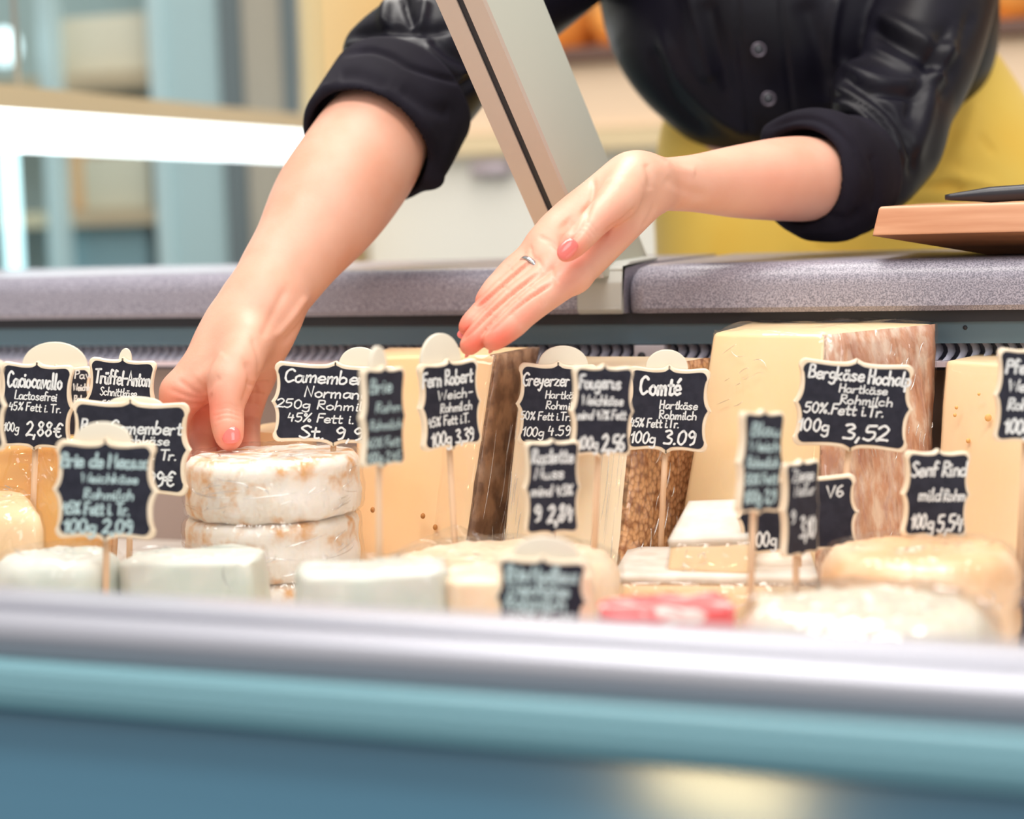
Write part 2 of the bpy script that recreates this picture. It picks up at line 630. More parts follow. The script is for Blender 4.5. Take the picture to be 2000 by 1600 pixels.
# glowing strip added to stand for a reflection in the screen, and a bright upright tube
refl_m = emit_mat('reflection_white', (245, 250, 252), 3.2)
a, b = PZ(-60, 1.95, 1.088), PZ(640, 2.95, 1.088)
lamp = thing('reflection_strip', 'long glowing white strip added as a glass reflection behind the reaching arm', 'lamp', (a + b) / 2 + np.array([0, 0, 0.02]))
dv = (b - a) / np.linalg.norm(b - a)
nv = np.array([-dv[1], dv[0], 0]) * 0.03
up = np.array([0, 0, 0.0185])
G().hexa([a - nv - up, b - nv - up, b + nv - up, a + nv - up], [a - nv + up, b - nv + up, b + nv + up, a + nv + up]).make('glow_strip', refl_m, lamp, smooth=False)
G().hexa([a - nv + up, b - nv + up, b + nv + up, a + nv + up], [a - nv + up * 2.3, b - nv + up * 2.3, b + nv + up * 2.3, a + nv + up * 2.3]).make('top_plank', mat('plank_tan', (216, 192, 156), 0.5), lamp, smooth=False)
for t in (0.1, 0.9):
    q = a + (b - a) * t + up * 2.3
    G().tube([q, (q[0], q[1], 2.6)], 0.003, 8).make('cord', mat('strip_cord', (190, 190, 188), 0.5), lamp)
q = PY(16, 300, FY - 0.02)
tb = thing('tube_light', 'upright bluish white tube light on the wall fridge frame', 'lamp', (q[0], FY - 0.02, 0.86))
G().tube([(q[0], FY - 0.02, 0.86), (q[0], FY - 0.02, 1.16)], 0.014, 14).make('tube', emit_mat('tube_cyan', (205, 246, 252), 1.6), tb)
G().box((q[0] - 0.028, FY - 0.03, 0.84), (q[0] + 0.028, FY, 0.86)).make('socket', fr_m, tb, smooth=False)
q = PY(8, 92, FY - 0.03)
sp = thing('spot_lamp', 'round white spot lamp on the wall fridge above the glowing strip', 'lamp', (q[0], FY, q[2]))
G().ball(q, ((0.026, 0, 0), (0, 0.026, 0), (0, 0, 0.030)), 16, 10).make('bulb', emit_mat('spot_white', (225, 250, 255), 1.3), sp)

# bread shelf and white cupboard behind the assistant
BY = 2.78
wood_sh = mat('shelf_wood', (222, 176, 120), 0.6, c2=(200, 150, 98), scale=12, stretch=(1, 1, 6))
sh = thing('bread_shelf', 'wooden bread shelf with dark front edge behind the assistant', 'shelf', (-0.5, 2.9, 0))
xs0, xs1 = float(PY(872, 200, BY)[0]), 1.1
lo_, hi_ = bbox(1020, 98, 1250, 126, BY, 0.35)
zs = lo_[2]
zc = float(PY(960, 262, BY)[2])
G().box((xs0, BY, zs), (xs1, BY + 0.38, zs + 0.012)).make('plank', wood_sh, sh, smooth=False)
G().box((float(PY(1062, 110, BY)[0]), BY - 0.008, zs), (xs1, BY, zs + 0.020)).make('front_edge', mat('shelf_dark_edge', (104, 76, 66), 0.5), sh, smooth=False)
G().box((xs0, BY + 0.38, zc + 0.002), (xs1, BY + 0.40, zs + 0.42)).make('back_board', mat('shelf_back_tan', (216, 176, 130), 0.6), sh, smooth=False)
G().box((xs0, BY + 0.02, zs + 0.30), (xs1, BY + 0.38, zs + 0.315)).make('plank', wood_sh, sh, smooth=False)
G().box((xs0, BY, zc + 0.002), (xs0 + 0.015, BY + 0.38, zs + 0.42)).make('side', mat('shelf_side_cream', (230, 222, 196), 0.6), sh, smooth=False)
G().box((xs0, BY + 0.012, zc + 0.002), (xs1, BY + 0.03, zs - 0.004)).make('lower_panel', mat('shelf_panel_tan', (236, 208, 178), 0.6), sh, smooth=False)
crust = mat('bread_crust', (226, 148, 66), 0.6, c2=(240, 178, 96), scale=25, bump=0.3)
for i, (px, lab) in enumerate(((1085, 'long orange brown loaf on the bread shelf beside the screen post'), (1228, 'second orange brown loaf on the bread shelf, half hidden by the shirt'),
                               (1985, 'orange brown loaf at the far end of the bread shelf, past the sleeve'), (940, 'small loaf on the bread shelf between cuff and screen post'))):
    q = PY(px, 95, BY + 0.14)
    k = 0.6 if i == 3 else 1
    zz = zs + 0.0125
    g = G().ball((q[0], BY + 0.16, zz + 0.050 * k), ((0.050 * k, 0, 0), (0, 0.13, 0), (0, 0, 0.046 * k)), 20, 12)
    o = ruffle(g.make('bread_loaf', crust), 0.006, 25, i)
    tag(o, lab, 'bread', 'loaves on the bread shelf')
cb = thing('white_cupboard', 'white cupboard under the bread shelf behind the screen post', 'cupboard', (-0.5, 2.95, 0))
xc0, xc1 = float(PY(700, 400, BY)[0]), 1.1
zc = float(PY(960, 262, BY)[2])
G().box((xc0, BY + 0.03, 0), (xc1, BY + 0.38, zc - 0.03)).make('body', mat('cupboard_white', (236, 232, 222), 0.5), cb, smooth=False)
G().box((xc0 - 0.01, BY, zc - 0.03), (xc1, BY + 0.39, zc)).make('top', mat('cupboard_top', (222, 200, 160), 0.5), cb, smooth=False)
q = PY(962, 330, BY + 0.02)
G().tube([(q[0] - 0.03, BY + 0.015, q[2]), (q[0] + 0.03, BY + 0.015, q[2])], 0.012, 12).make('handle', mat('cupboard_handle', (190, 176, 184), 0.4), cb)

# ------------------------------------------------------------------ cheeses
film = film_mat('cling_film', 80, strength=1.0, base=0.10, dist=0.006)
film_b = film_mat('cling_film_tight', 55, strength=0.55, base=0.045)
film_s = film_mat('cling_film_crumpled', 60, strength=1.0, base=0.05, dist=0.004)
bloomy = mat('rind_bloomy_camembert', (246, 236, 224), 0.6, c2=(226, 172, 116), scale=85, lo=0.47, hi=0.66, bump=0.5, bscale=160, sss=0.15, detail=6, c3=(250, 244, 238), scale3=30, lo3=0.52, hi3=0.66)
white_rind = mat('rind_white_brie', (228, 220, 210), 0.6, c2=(214, 204, 192), scale=45, bump=0.3, bscale=140, sss=0.15)
mint_white = mat('wrapped_brie_white', (206, 212, 202), 0.5, c2=(220, 218, 208), scale=30, bump=0.3, sss=0.15)
cream_brie = mat('brie_cream', (250, 228, 202), 0.5, c2=(244, 216, 186), scale=30, bump=0.2, sss=0.2)
amber = mat('cheese_amber', (248, 206, 156), 0.42, c2=(251, 214, 170), scale=9, sss=0.2, detail=2)
gold = mat('cheese_bergkaese', (251, 220, 172), 0.40, c2=(253, 226, 184), scale=7, sss=0.2, detail=2)
palec = mat('cheese_gruyere', (250, 226, 190), 0.42, c2=(251, 231, 202), scale=9, sss=0.2, detail=2)
holey = mat('cheese_holes', (250, 216, 172), 0.42, c2=(252, 222, 182), scale=8, sss=0.2, detail=2)
orange_c = mat('cheese_orange', (248, 186, 104), 0.4, c2=(252, 202, 126), scale=14, sss=0.2, detail=2)
peach = mat('cheese_peach', (244, 206, 158), 0.45, c2=(250, 216, 172), scale=12, sss=0.2)
rind_brown = mat('rind_brown', (186, 146, 114), 0.6, c2=(124, 90, 68), scale=70, lo=0.40, hi=0.62, bump=0.7, bscale=120, detail=8, c3=(196, 170, 152), scale3=30, lo3=0.52, hi3=0.72)
rind_basket = mat('rind_basket', (222, 170, 122), 0.5, c2=(150, 96, 58), scale=260, lo=0.35, hi=0.8, bump=0.8, kind='voronoi', c3=(176, 120, 82), scale3=22, lo3=0.5, hi3=0.85)
rind_red = mat('rind_reddish', (214, 162, 132), 0.5, c2=(236, 210, 188), scale=95, lo=0.42, hi=0.6, bump=0.7, bscale=120, detail=8, stretch=(1.4, 1.4, 0.8), c3=(186, 126, 98), scale3=42, lo3=0.45, hi3=0.7)
washed = mat('rind_washed_orange', (238, 192, 146), 0.45, c2=(248, 214, 180), scale=22, bump=0.3, bscale=90, sss=0.2, c3=(232, 164, 96), scale3=14, lo3=0.6, hi3=0.72)


crm = bpy.data.materials.new('film_crease_shine')
crm.use_nodes = True
_n = crm.node_tree
_n.nodes.remove(_n.nodes['Principled BSDF'])
_t, _g, _x = _n.nodes.new('ShaderNodeBsdfTransparent'), _n.nodes.new('ShaderNodeBsdfGlossy'), _n.nodes.new('ShaderNodeMixShader')
_g.inputs['Roughness'].default_value = 0.16
_x.inputs[0].default_value = 0.42
_n.links.new(_t.outputs[0], _x.inputs[1])
_n.links.new(_g.outputs[0], _x.inputs[2])
_n.links.new(_x.outputs[0], _n.nodes['Material Output'].inputs['Surface'])
crng = random.Random(11)


def creases(wrap, fn, n, ln=(0.05, 0.22), ang=(0.5, 1.3), r=0.00032):
    """pinched ridges in a film: fn(u, v) gives the point on the film, u along and v up"""
    g = G()
    for _ in range(n):
        u, v_ = crng.uniform(.06, .94), crng.uniform(.04, .94)
        L_, an = crng.uniform(*ln), crng.uniform(*ang) * crng.choice((1, 1, 1, -1))
        cur = crng.uniform(-1.2, 1.2)
        pts = []
        for i in range(7):
            t = (i / 6 - 0.5)
            a_ = an + cur * t
            pts.append(fn(min(.985, max(.015, u + L_ * t * math.cos(a_))), min(.985, max(.015, v_ + L_ * t * math.sin(a_)))))
        if min(np.linalg.norm(np.array(pts[i]) - np.array(pts[i + 1])) for i in range(6)) < 1e-5:
            continue
        k = crng.uniform(0.6, 1.5)
        g.tube(pts, [r * k * q for q in (.25, .8, 1, 1.2, 1, .7, .25)], 8)
    if not g.v:
        return
    o3 = g.make('film_crease', crm, wrap)
    bm = bmesh.new()
    bm.from_mesh(wrap.data)
    n0 = len(bm.faces)
    o3.data.transform(Matrix.Translation(origin(o3) - origin(wrap)))
    bm.from_mesh(o3.data)
    bm.faces.ensure_lookup_table()
    if crm.name not in wrap.data.materials:
        wrap.data.materials.append(crm)
    for i in range(n0, len(bm.faces)):
        bm.faces[i].material_index = len(wrap.data.materials) - 1
        bm.faces[i].smooth = True
    bm.to_mesh(wrap.data)
    bm.free()
    bpy.data.objects.remove(o3)


def quad_fn(q, off=0.0):
    q = [np.array(p, float) for p in q]
    nn_ = np.cross(q[1] - q[0], q[3] - q[0])
    nn_ /= np.linalg.norm(nn_)
    if nn_ @ FW > 0:
        nn_ = -nn_
    return lambda u, v_: q[0] * (1 - u) * (1 - v_) + q[1] * u * (1 - v_) + q[2] * u * v_ + q[3] * (1 - u) * v_ + nn_ * off


def wheel(name, label, c, r, h, m_, parentless=True, group=None, seed=0.0, wrap=True, amp=0.0012, filmm=None, bev=0.006, cat='cheese', wob=0.02, ncr=0):
    """c: centre of the top face (world)"""
    t = thing(name, label, cat, (c[0], c[1], c[2] - h), group)
    seg = 72

    def shell(off, k):
        R, H = r + off, h
        pr = [(0.0, 0), (R * 0.5, 0), (R - bev, 0)] + [(R - bev + bev * math.sin(a), bev - bev * math.cos(a)) for a in (0.5, 1.1, 1.57)]
        pr += [(R + 0.0006 * math.sin(i), bev + (H - 2 * bev) * i / 7) for i in range(1, 7)]
        top = off
        pr += [(R - bev + bev * math.cos(a), H - bev + (bev + top) * math.sin(a)) for a in (0, 0.5, 1.1, 1.57)]
        pr += [((R - bev) * q, H + top) for q in (0.90, 0.76, 0.6, 0.44, 0.26, 0.1)]
        v, f = [], []
        for (rr, z) in pr:
            for s_ in range(seg):
                an = 2 * math.pi * s_ / seg
                wv = 1 + wob * mnoise.noise(Vector((math.cos(an) * 1.3 + seed, math.sin(an) * 1.3, seed)))
                v.append((c[0] + rr * wv * math.cos(an), c[1] + rr * wv * math.sin(an), c[2] - h + z))
        n = len(pr)
        for i in range(n - 1):
            for s_ in range(seg):
                f.append((i * seg + s_, i * seg + (s_ + 1) % seg, (i + 1) * seg + (s_ + 1) % seg, (i + 1) * seg + s_))
        f.append(tuple(range(seg)))
        f.append(tuple((n - 1) * seg + s_ for s_ in range(seg)))
        return v, f
    v, f = shell(0, 1)
    ruffle(mk('body', v, f, m_, t), amp, 90, seed, 0.4)
    if wrap:
        v, f = shell(amp * 1.0 + 0.0010, 1)
        o = mk('plastic_wrap', v, f, filmm or film, t)
        ruffle(o, 0.0012, 70, seed + 5, 0.7)
        if ncr:
            off = amp + 0.0015
            a0 = math.atan2(-FW[1], -FW[0])
            creases(o, lambda u, v_: np.array([c[0] + (r - bev) * .98 * (0.15 + .85 * v_) * math.cos(a0 + 3.6 * (u - .5)), c[1] + (r - bev) * .98 * (0.15 + .85 * v_) * math.sin(a0 + 3.6 * (u - .5)), c[2] + off]), ncr, (.06, .25), (-1.5, 1.5))
            creases(o, lambda u, v_: np.array([c[0] + (r + off) * math.cos(a0 + 2.6 * (u - .5)), c[1] + (r + off) * math.sin(a0 + 2.6 * (u - .5)), c[2] - h + bev + v_ * (h - 2 * bev)]), ncr, (.08, .35), (.4, 1.5))
    return t


def block(name, label, bot, top, m_, seed=0.0, wrap=None, bev=0.003, amp=0.0006, sub=5, group=None, cat='cheese', woff=0.0012, ncr=10):
    """cheese cut with a polygon base (world points, same order below and above)"""
    bot, top = [np.array(p, float) for p in bot], [np.array(p, float) for p in top]
    ctr = sum(bot) / len(bot)
    t = thing(name, label, cat, (ctr[0], ctr[1], min(p[2] for p in bot)), group)
    o = G().hexa(bot, top).make('body', m_, t)
    bevel_obj(o, bev, 3, sub)
    ruffle(o, amp, 60, seed, 0.4)
    if wrap is not None:
        C_ = (sum(bot) + sum(top)) / (2 * len(bot))

        def ex(p):
            q = p - C_
            return C_ + q * (1 + woff * 1.6 / max(np.linalg.norm(q), 1e-4)) + np.array([0, 0, woff if q[2] > 0 else 0])
        o2 = G().hexa([ex(p) for p in bot], [ex(p) for p in top]).make('plastic_wrap', wrap, t)
        bevel_obj(o2, bev * 1.1, 3, sub + 3)
        ruffle(o2, 0.0010, 75, seed + 9, 0.8)
        if ncr:
            k_ = len(bot) // 4 if len(bot) > 4 else 1
            creases(o2, quad_fn([ex(bot[0]), ex(bot[k_]), ex(top[k_]), ex(top[0])], 0.0016), ncr, (.06, .25), (.3, 1.4))
            creases(o2, quad_fn([ex(top[0]), ex(top[k_]), ex(top[2 * k_]), ex(top[3 * k_ if k_ > 1 else 3])], 0.0006), ncr, (.06, .2), (-1.2, 1.2))
    return t


def slab(name, q, m_, parent, thick=0.003, n=14, seed=0.0, amp=0.0008):
    """skin on one face of a cheese: q = four world corners, grown outward"""
    q = [np.array(p, float) for p in q]
    nrm = np.cross(q[1] - q[0], q[3] - q[0])
    nrm /= np.linalg.norm(nrm)
    par = np.array(origin(parent))
    if np.dot(nrm, (sum(q) / 4) - (par + np.array([0, 0, 0.08]))) < 0:
        nrm = -nrm
    v, f = [], []
    for s_ in (0, 1):
        for i in range(n + 1):
            for j in range(n + 1):
                u, w_ = i / n, j / n
                p = q[0] * (1 - u) * (1 - w_) + q[1] * u * (1 - w_) + q[2] * u * w_ + q[3] * (1 - u) * w_
                k = 0.0
                if s_:
                    e = min(min(u, 1 - u), min(w_, 1 - w_))
                    k = thick * min(1, 0.25 + e * 8) + amp * mnoise.noise(Vector(p) * 60 + Vector((seed, 0, 0)))
                else:
                    k = -0.004
                v.append(p + nrm * k)
    M_ = (n + 1) * (n + 1)
    for i in range(n):
        for j in range(n):
            a_ = i * (n + 1) + j
            f.append((M_ + a_, M_ + a_ + 1, M_ + a_ + n + 2, M_ + a_ + n + 1))
            f.append((a_, a_ + n + 1, a_ + n + 2, a_ + 1))
    for i in range(n):
        for (a_, b_) in (((i) * (n + 1), (i + 1) * (n + 1)), ((i + 1) * (n + 1) + n, i * (n + 1) + n), (i + 1, i), (n * (n + 1) + i, n * (n + 1) + i + 1)):
            f.append((a_, b_, M_ + b_, M_ + a_))
    return mk(name, v, f, m_, parent)


# the stack of three wrapped camemberts
c1 = P(531, 886, 1.25)
c1[2] = DECK + 0.1105
cg = 'stacked camembert wheels'
wheel('camembert_cheese', 'topmost wrapped camembert wheel of the stack, held under the thumb', c1, 0.0545, 0.0365, bloomy, group=cg, seed=1.0, ncr=26)
c2 = c1 + R0 * -0.002 + np.array([0, 0, -0.0370])
wheel('camembert_cheese', 'mottled camembert wheel in the middle of the stack of three', c2, 0.0545, 0.0368, bloomy, group=cg, seed=2.3, ncr=14)
c3 = c2 + R0 * 0.004 + np.array([0, 0, -0.0370])
c3[2] = DECK + 0.0363
wheel('camembert_cheese', 'lowest camembert wheel of the stack, mostly behind a white block', c3, 0.0545, 0.0360, bloomy, group=cg, seed=4.1)

# pale wrapped pieces along the front
c = P(112, 1083, 1.13)
wheel('small_brie', 'small white wrapped brie round under the front slate, at the end of the rail', c, 0.0345, c[2] - DECK, mint_white, seed=7, filmm=film_s, bev=0.010, amp=0.002, ncr=14)


def rblock(name, label, pc, d, w_, dep, m_, seed, yaw=0.0, wrap=None, h=None, taper=0.94, rnd=0.42, bev=0.011, topz=None):
    """rounded block: pc = pixel of the top centre"""
    c_ = P(pc[0], pc[1], d)
    zt = c_[2]
    zb = DECK if h is None else zt - h
    cy, sy = math.cos(yaw), math.sin(yaw)
    e1 = R0 * cy + np.array([-R0[1], R0[0], 0]) * sy
    e2 = np.array([-e1[1], e1[0], 0])
    poly = []
    for (u, v_) in ((-1, -1), (1, -1), (1, 1), (-1, 1)):
        for (du, dv_) in (((0, rnd), (rnd * 0.35, rnd * 0.35), (rnd, 0)) if u * v_ > 0 else ((rnd, 0), (rnd * 0.35, rnd * 0.35), (0, rnd))):
            poly.append((u * (1 - du * 0.5), v_ * (1 - dv_)))
    ctr = np.array([c_[0], c_[1], 0])
    top_ = [ctr + e1 * (u * w_ / 2 * taper) + e2 * (v_ * dep / 2 * taper) + np.array([0, 0, zt]) for (u, v_) in poly]
    bot_ = [ctr + e1 * (u * w_ / 2) + e2 * (v_ * dep / 2) + np.array([0, 0, zb]) for (u, v_) in poly]
    return block(name, label, bot_, top_, m_, seed, wrap, bev=bev, amp=0.003, sub=4)


rblock('soft_cheese_block', 'milky white wrapped soft cheese block in front of the camembert stack', (378, 1086), 1.14, 0.082, 0.055, mint_white, 3.0, yaw=-0.05, wrap=film_s)
c = P(978, 1088, 1.13)
wheel('brie_round', 'broad cream brie wheel under loose film, in the middle of the display', c, 0.0665, c[2] - DECK, cream_brie, seed=9, filmm=film, bev=0.012, amp=0.002, ncr=16)
rblock('brie_block', 'whitish wrapped brie block at the front rail, before the brie wheel', (728, 1108), 1.03, 0.080, 0.055, mint_white, 5.0, yaw=0.10, wrap=film_s)
rblock('brie_portion', 'cream brie portion standing behind the lowest slate at the rail', (1010, 1118), 1.03, 0.080, 0.05, cream_brie, 6.0, yaw=0.05, wrap=film_s)
# loose crumple of film over the brie wheel
t = thing('film_crumple', 'loose peak of clear plastic film on the brie wheel', 'plastic film', P(890, 1080, 1.17))
v, f = [], []
nx, ny = 26, 8
for i in range(nx + 1):
    for j in range(ny + 1):
        u, w_ = i / nx, j / ny
        px = 745 + 265 * u
        yb = 1082 + 6 * math.sin(u * 9)
        peak = 1082 - 58 * max(0, 1 - abs(u - 0.55) / 0.5) ** 0.9
        py = yb + (peak - yb) * w_
        q = P(px, py, 1.185 + 0.010 * math.sin(u * 23 + w_ * 5) * (0.3 + w_) + 0.012 * w_)
        v.append(q)
for i in range(nx):
    for j in range(ny):
        a_ = i * (ny + 1) + j
        f.append((a_, a_ + 1, a_ + ny + 2, a_ + ny + 1))
o = mk('sheet', v, f, film_s, t)
sd = o.modifiers.new('thickness', 'SOLIDIFY')
sd.thickness = 0.0004

# tall wedges along the back
def PB(px, d):
    return PD(px, d)


tt = [P(700, 697, 1.34), P(968, 699, 1.315), P(1052, 702, 1.375), P(760, 690, 1.42)]
z = max(p[2] for p in tt)
tt = [np.array([p[0], p[1], z]) for p in tt]
bb = [PB(690, 1.325), PB(893, 1.295), PB(975, 1.355), PB(752, 1.41)]
t = block('hard_cheese_wedge', 'tall amber hard cheese wedge with brown rind behind the camembert stack', bb, tt, amber, 11, None)
slab('rind', [bb[1], bb[2], tt[2], tt[1]], rind_brown, t, 0.003, seed=2)
o = slab('plastic_wrap', [bb[1], bb[2], tt[2], tt[1]], film_b, t, 0.0055, n=18, seed=8, amp=0.002)
creases(o, quad_fn([bb[1], bb[2], tt[2], tt[1]], 0.0075), 14, (.08, .4), (1.35, 1.65), 0.00024)
slab('plastic_wrap', [bb[0] + 0.7 * (bb[1] - bb[0]), bb[1], tt[1], tt[0] + 0.7 * (tt[1] - tt[0])], film_b, t, 0.0022, n=18, seed=5, amp=0.0016)
for (px, py) in ((728, 996), (850, 1030), (826, 1008)):
    q = P(px, py, 1.306)
    G().ball(q, (R0 * 0.0016, UP * 0.002, FW * 0.004), 10, 6).make('speck', mat('rind_speck', (180, 120, 60), 0.6), t)

zt = P(1100, 722, 1.27)[2]
tt = [PZ(1020, 1.30, zt), PZ(1246, 1.255, zt), PZ(1385, 1.325, zt), PZ(1120, 1.38, zt)]
bb = [PB(968, 1.285), PB(1200, 1.235), PB(1345, 1.31), PB(1090, 1.37)]
t = block('gruyere_wedge', 'pale yellow wrapped wedge with honeycomb textured brown rind behind the middle slates', bb, tt, palec, 12, None)
slab('rind', [bb[1], bb[2], tt[2], tt[1]], rind_basket, t, 0.003, seed=3)
o = slab('plastic_wrap', [bb[1], bb[2], tt[2], tt[1]], film, t, 0.006, n=22, seed=4, amp=0.003)
creases(o, quad_fn([bb[1], bb[2], tt[2], tt[1]], 0.0092), 40, (.04, .2), (.7, 1.3), 0.00042)
o = slab('plastic_wrap', [bb[0], bb[1], tt[1], tt[0]], film_b, t, 0.0025, n=20, seed=6, amp=0.002)
qf = quad_fn([bb[0], bb[1], tt[1], tt[0]], 0.0035)
creases(o, lambda u, v_: qf(0.72 + 0.26 * u, v_), 16, (.2, .7), (1.45, 1.65), 0.00022)
creases(o, lambda u, v_: qf(0.16 * u, v_), 16, (.06, .2), (.6, 1.6), 0.0003)

zt = P(1500, 650, 1.27)[2]
tt = [PZ(1395, 1.285, zt), PZ(1612, 1.235, zt), PZ(1824, 1.30, zt), PZ(1500, 1.42, zt)]
bb = [PB(1300, 1.275), PB(1590, 1.215), PB(1812, 1.285), PB(1430, 1.40)]
mid = [PZ(1842, 1.298, 0.885)]
t = block('mountain_cheese_block', 'tallest golden cheese block with reddish mottled rind behind the mountain cheese slate', bb, tt, gold, 13, None)
slab('rind', [bb[1], bb[2], tt[2], tt[1]], rind_red, t, 0.004, seed=7, n=20, amp=0.002)
o = slab('plastic_wrap', [bb[1], bb[2], tt[2], tt[1]], film, t, 0.007, n=24, seed=14, amp=0.003)
creases(o, quad_fn([bb[1], bb[2], tt[2], tt[1]], 0.0102), 46, (.02, .09), (.6, 1.4), 0.0003)
o = slab('plastic_wrap', [bb[0], bb[1], tt[1], tt[0]], film_b, t, 0.0022, n=20, seed=16, amp=0.0012)
qg = quad_fn([bb[0], bb[1], tt[1], tt[0]], 0.0030)
creases(o, lambda u, v_: qg(0.05 + 0.5 * u, 0.72 + 0.25 * v_), 10, (.1, .3), (.3, .6), 0.0002)
slab('plastic_wrap', [tt[0], tt[1], tt[2], tt[3]], film_b, t, 0.003, n=20, seed=18, amp=0.003)

zt = P(1850, 712, 1.26)[2]
tt = [PZ(1848, 1.285, zt), PZ(2045, 1.225, zt), PZ(2120, 1.29, zt), PZ(1930, 1.35, zt)]
bb = [PB(1812, 1.275), PB(1982, 1.205), PB(2070, 1.27), PB(1900, 1.34)]
t = block('holey_cheese_wedge', 'yellow wedge with small holes beside the tallest cheese block', bb, tt, holey, 15, None)
slab('rind', [bb[1], bb[2], tt[2], tt[1]], rind_brown, t, 0.003, seed=9)
slab('plastic_wrap', [bb[0], bb[1], tt[1], tt[0]], film_b, t, 0.0025, n=18, seed=26, amp=0.0015)
hm = mat('cheese_hole', (232, 176, 104), 0.5)
for (px, py, r_) in ((1868, 796, 3.5), (1865, 811, 3.5), (1930, 816, 7), (1891, 861, 4.5), (1912, 770, 3)):
    u = (px - 1830) / 190.0
    q = P(px, py, 1.279 - 0.058 * u)
    G().ball(q, (R0 * r_ * 0.00032, UP * r_ * 0.00036, FW * 0.0012), 12, 8).make('hole', hm, t)

# soft wedge on a white rinded cheese
zl = P(1400, 1124, 1.17)[2]
bb = [PB(1190, 1.155), PB(1600, 1.13), PB(1585, 1.235), PB(1225, 1.26)]
tt = [PZ(1197, 1.16, zl), PZ(1598, 1.135, zl), PZ(1580, 1.23, zl), PZ(1230, 1.255, zl)]
t = block('soft_cheese_slab', 'flat white rinded soft cheese slab under the cut soft wedge', bb, tt, peach, 21, film, bev=0.006)
slab('rind', tt, white_rind, t, 0.0025, seed=9)
bb = [PZ(1303, 1.17, zl + .003), PZ(1462, 1.15, zl + .003), PZ(1480, 1.225, zl + .003), PZ(1345, 1.225, zl + .003)]
tt = [P(1307, 1068, 1.175), P(1462, 1062, 1.155), P(1475, 985, 1.222), P(1348, 990, 1.222)]
t = block('soft_cheese_wedge', 'cut soft cheese wedge with white top rind, lying on the flat slab', bb, tt, peach, 22, film, bev=0.003)
slab('rind', tt, white_rind, t, 0.002, seed=19)

c = P(1795, 1072, 1.10)
wheel('washed_rind_cheese', 'round orange washed rind cheese under shiny film near the rail', c, 0.0535, c[2] - DECK, washed, seed=12, filmm=film_s, bev=0.012, amp=0.002, ncr=18)
c = P(1690, 1188, 0.955)
wheel('wrapped_white_cheese', 'low whitish cheese in glittering crumpled film before the orange round', c, 0.0585, c[2] - DECK, mat('wrapped_ivory', (240, 230, 212), 0.5, c2=(250, 240, 220), scale=30, sss=0.15), seed=15,
      filmm=film_mat('glitter_film', 45, strength=1.0, base=0.22, dist=0.008), bev=0.014, amp=0.004, wob=0.06, ncr=34)
# red and white paper packet
rw = mat('red_white_paper', (240, 96, 98), 0.5, c2=(250, 222, 216), scale=60, lo=0.52, hi=0.6, stretch=(0.6, 2.5, 2.5))
t = rblock('paper_packet', 'cheese in red and white striped paper at the front rail', (1300, 1180), 0.955, 0.066, 0.04, rw, 31, yaw=0.1)
# left end: orange cheeses
c = P(40, 958, 1.30)
t = thing('pear_cheese', 'bulging orange wrapped pear shaped cheese behind the lactose free slate', 'cheese', PD(70, 1.30))
pts = [PD(85, 1.31), PD(85, 1.31) + np.array([0, 0, 0.02]), P(82, 1010, 1.31), P(80, 930, 1.31), P(78, 880, 1.31), P(76, 858, 1.31)]
o = G().tube(catmull(pts, 5), [0.034 + 0.016 * math.sin(min(1, i / 18) * math.pi * 0.75) if i < 21 else 0.044 * max(0.12, 1 - ((i - 21) / 4.2) ** 2) ** 0.5 for i in range(26)], 32).make('body', orange_c, t)
ruffle(o, 0.001, 40, 2)
o2 = G().tube(catmull(pts, 5), [0.0015 + (0.034 + 0.016 * math.sin(min(1, i / 18) * math.pi * 0.75) if i < 21 else 0.044 * max(0.12, 1 - ((i - 21) / 4.2) ** 2) ** 0.5) for i in range(26)], 48).make('plastic_wrap', film, t)
ruffle(o2, 0.0012, 60, 3, 0.7)
zt1 = P(20, 985, 1.22)[2]
bb = [PB(-110, 1.205), PB(98, 1.19), PB(60, 1.255), PB(-90, 1.26)]
tt = [P(-110, 1010, 1.21), P(88, 1000, 1.20), P(55, 952, 1.25), P(-90, 950, 1.25)]
block('pale_cheese_piece', 'pale peach wrapped cheese piece under the pear shaped cheese', bb, tt, peach, 33, film, bev=0.012)
c = P(-12, 935, 1.27)
t = rblock('red_cheese', 'small coral red wrapped cheese at the frame edge beside the pear cheese', (-22, 898), 1.285, 0.032, 0.03, mat('coral_red', (240, 120, 98), 0.4, sss=0.1), 35, wrap=film)
# small orange cheese behind the stack
c = P(520, 826, 1.36)
rblock('small_orange_cheese', 'small orange cheese behind the camembert stack, under the wrist', (556, 838), 1.39, 0.042, 0.03, amber, 36)
# dark packet at the far end of the rail
rblock('dark_packet', 'dark purple packet at the very end of the rail beside the orange round', (2020, 1185), 1.10, 0.025, 0.03, mat('dark_purple', (66, 52, 76), 0.35), 37, wrap=film)

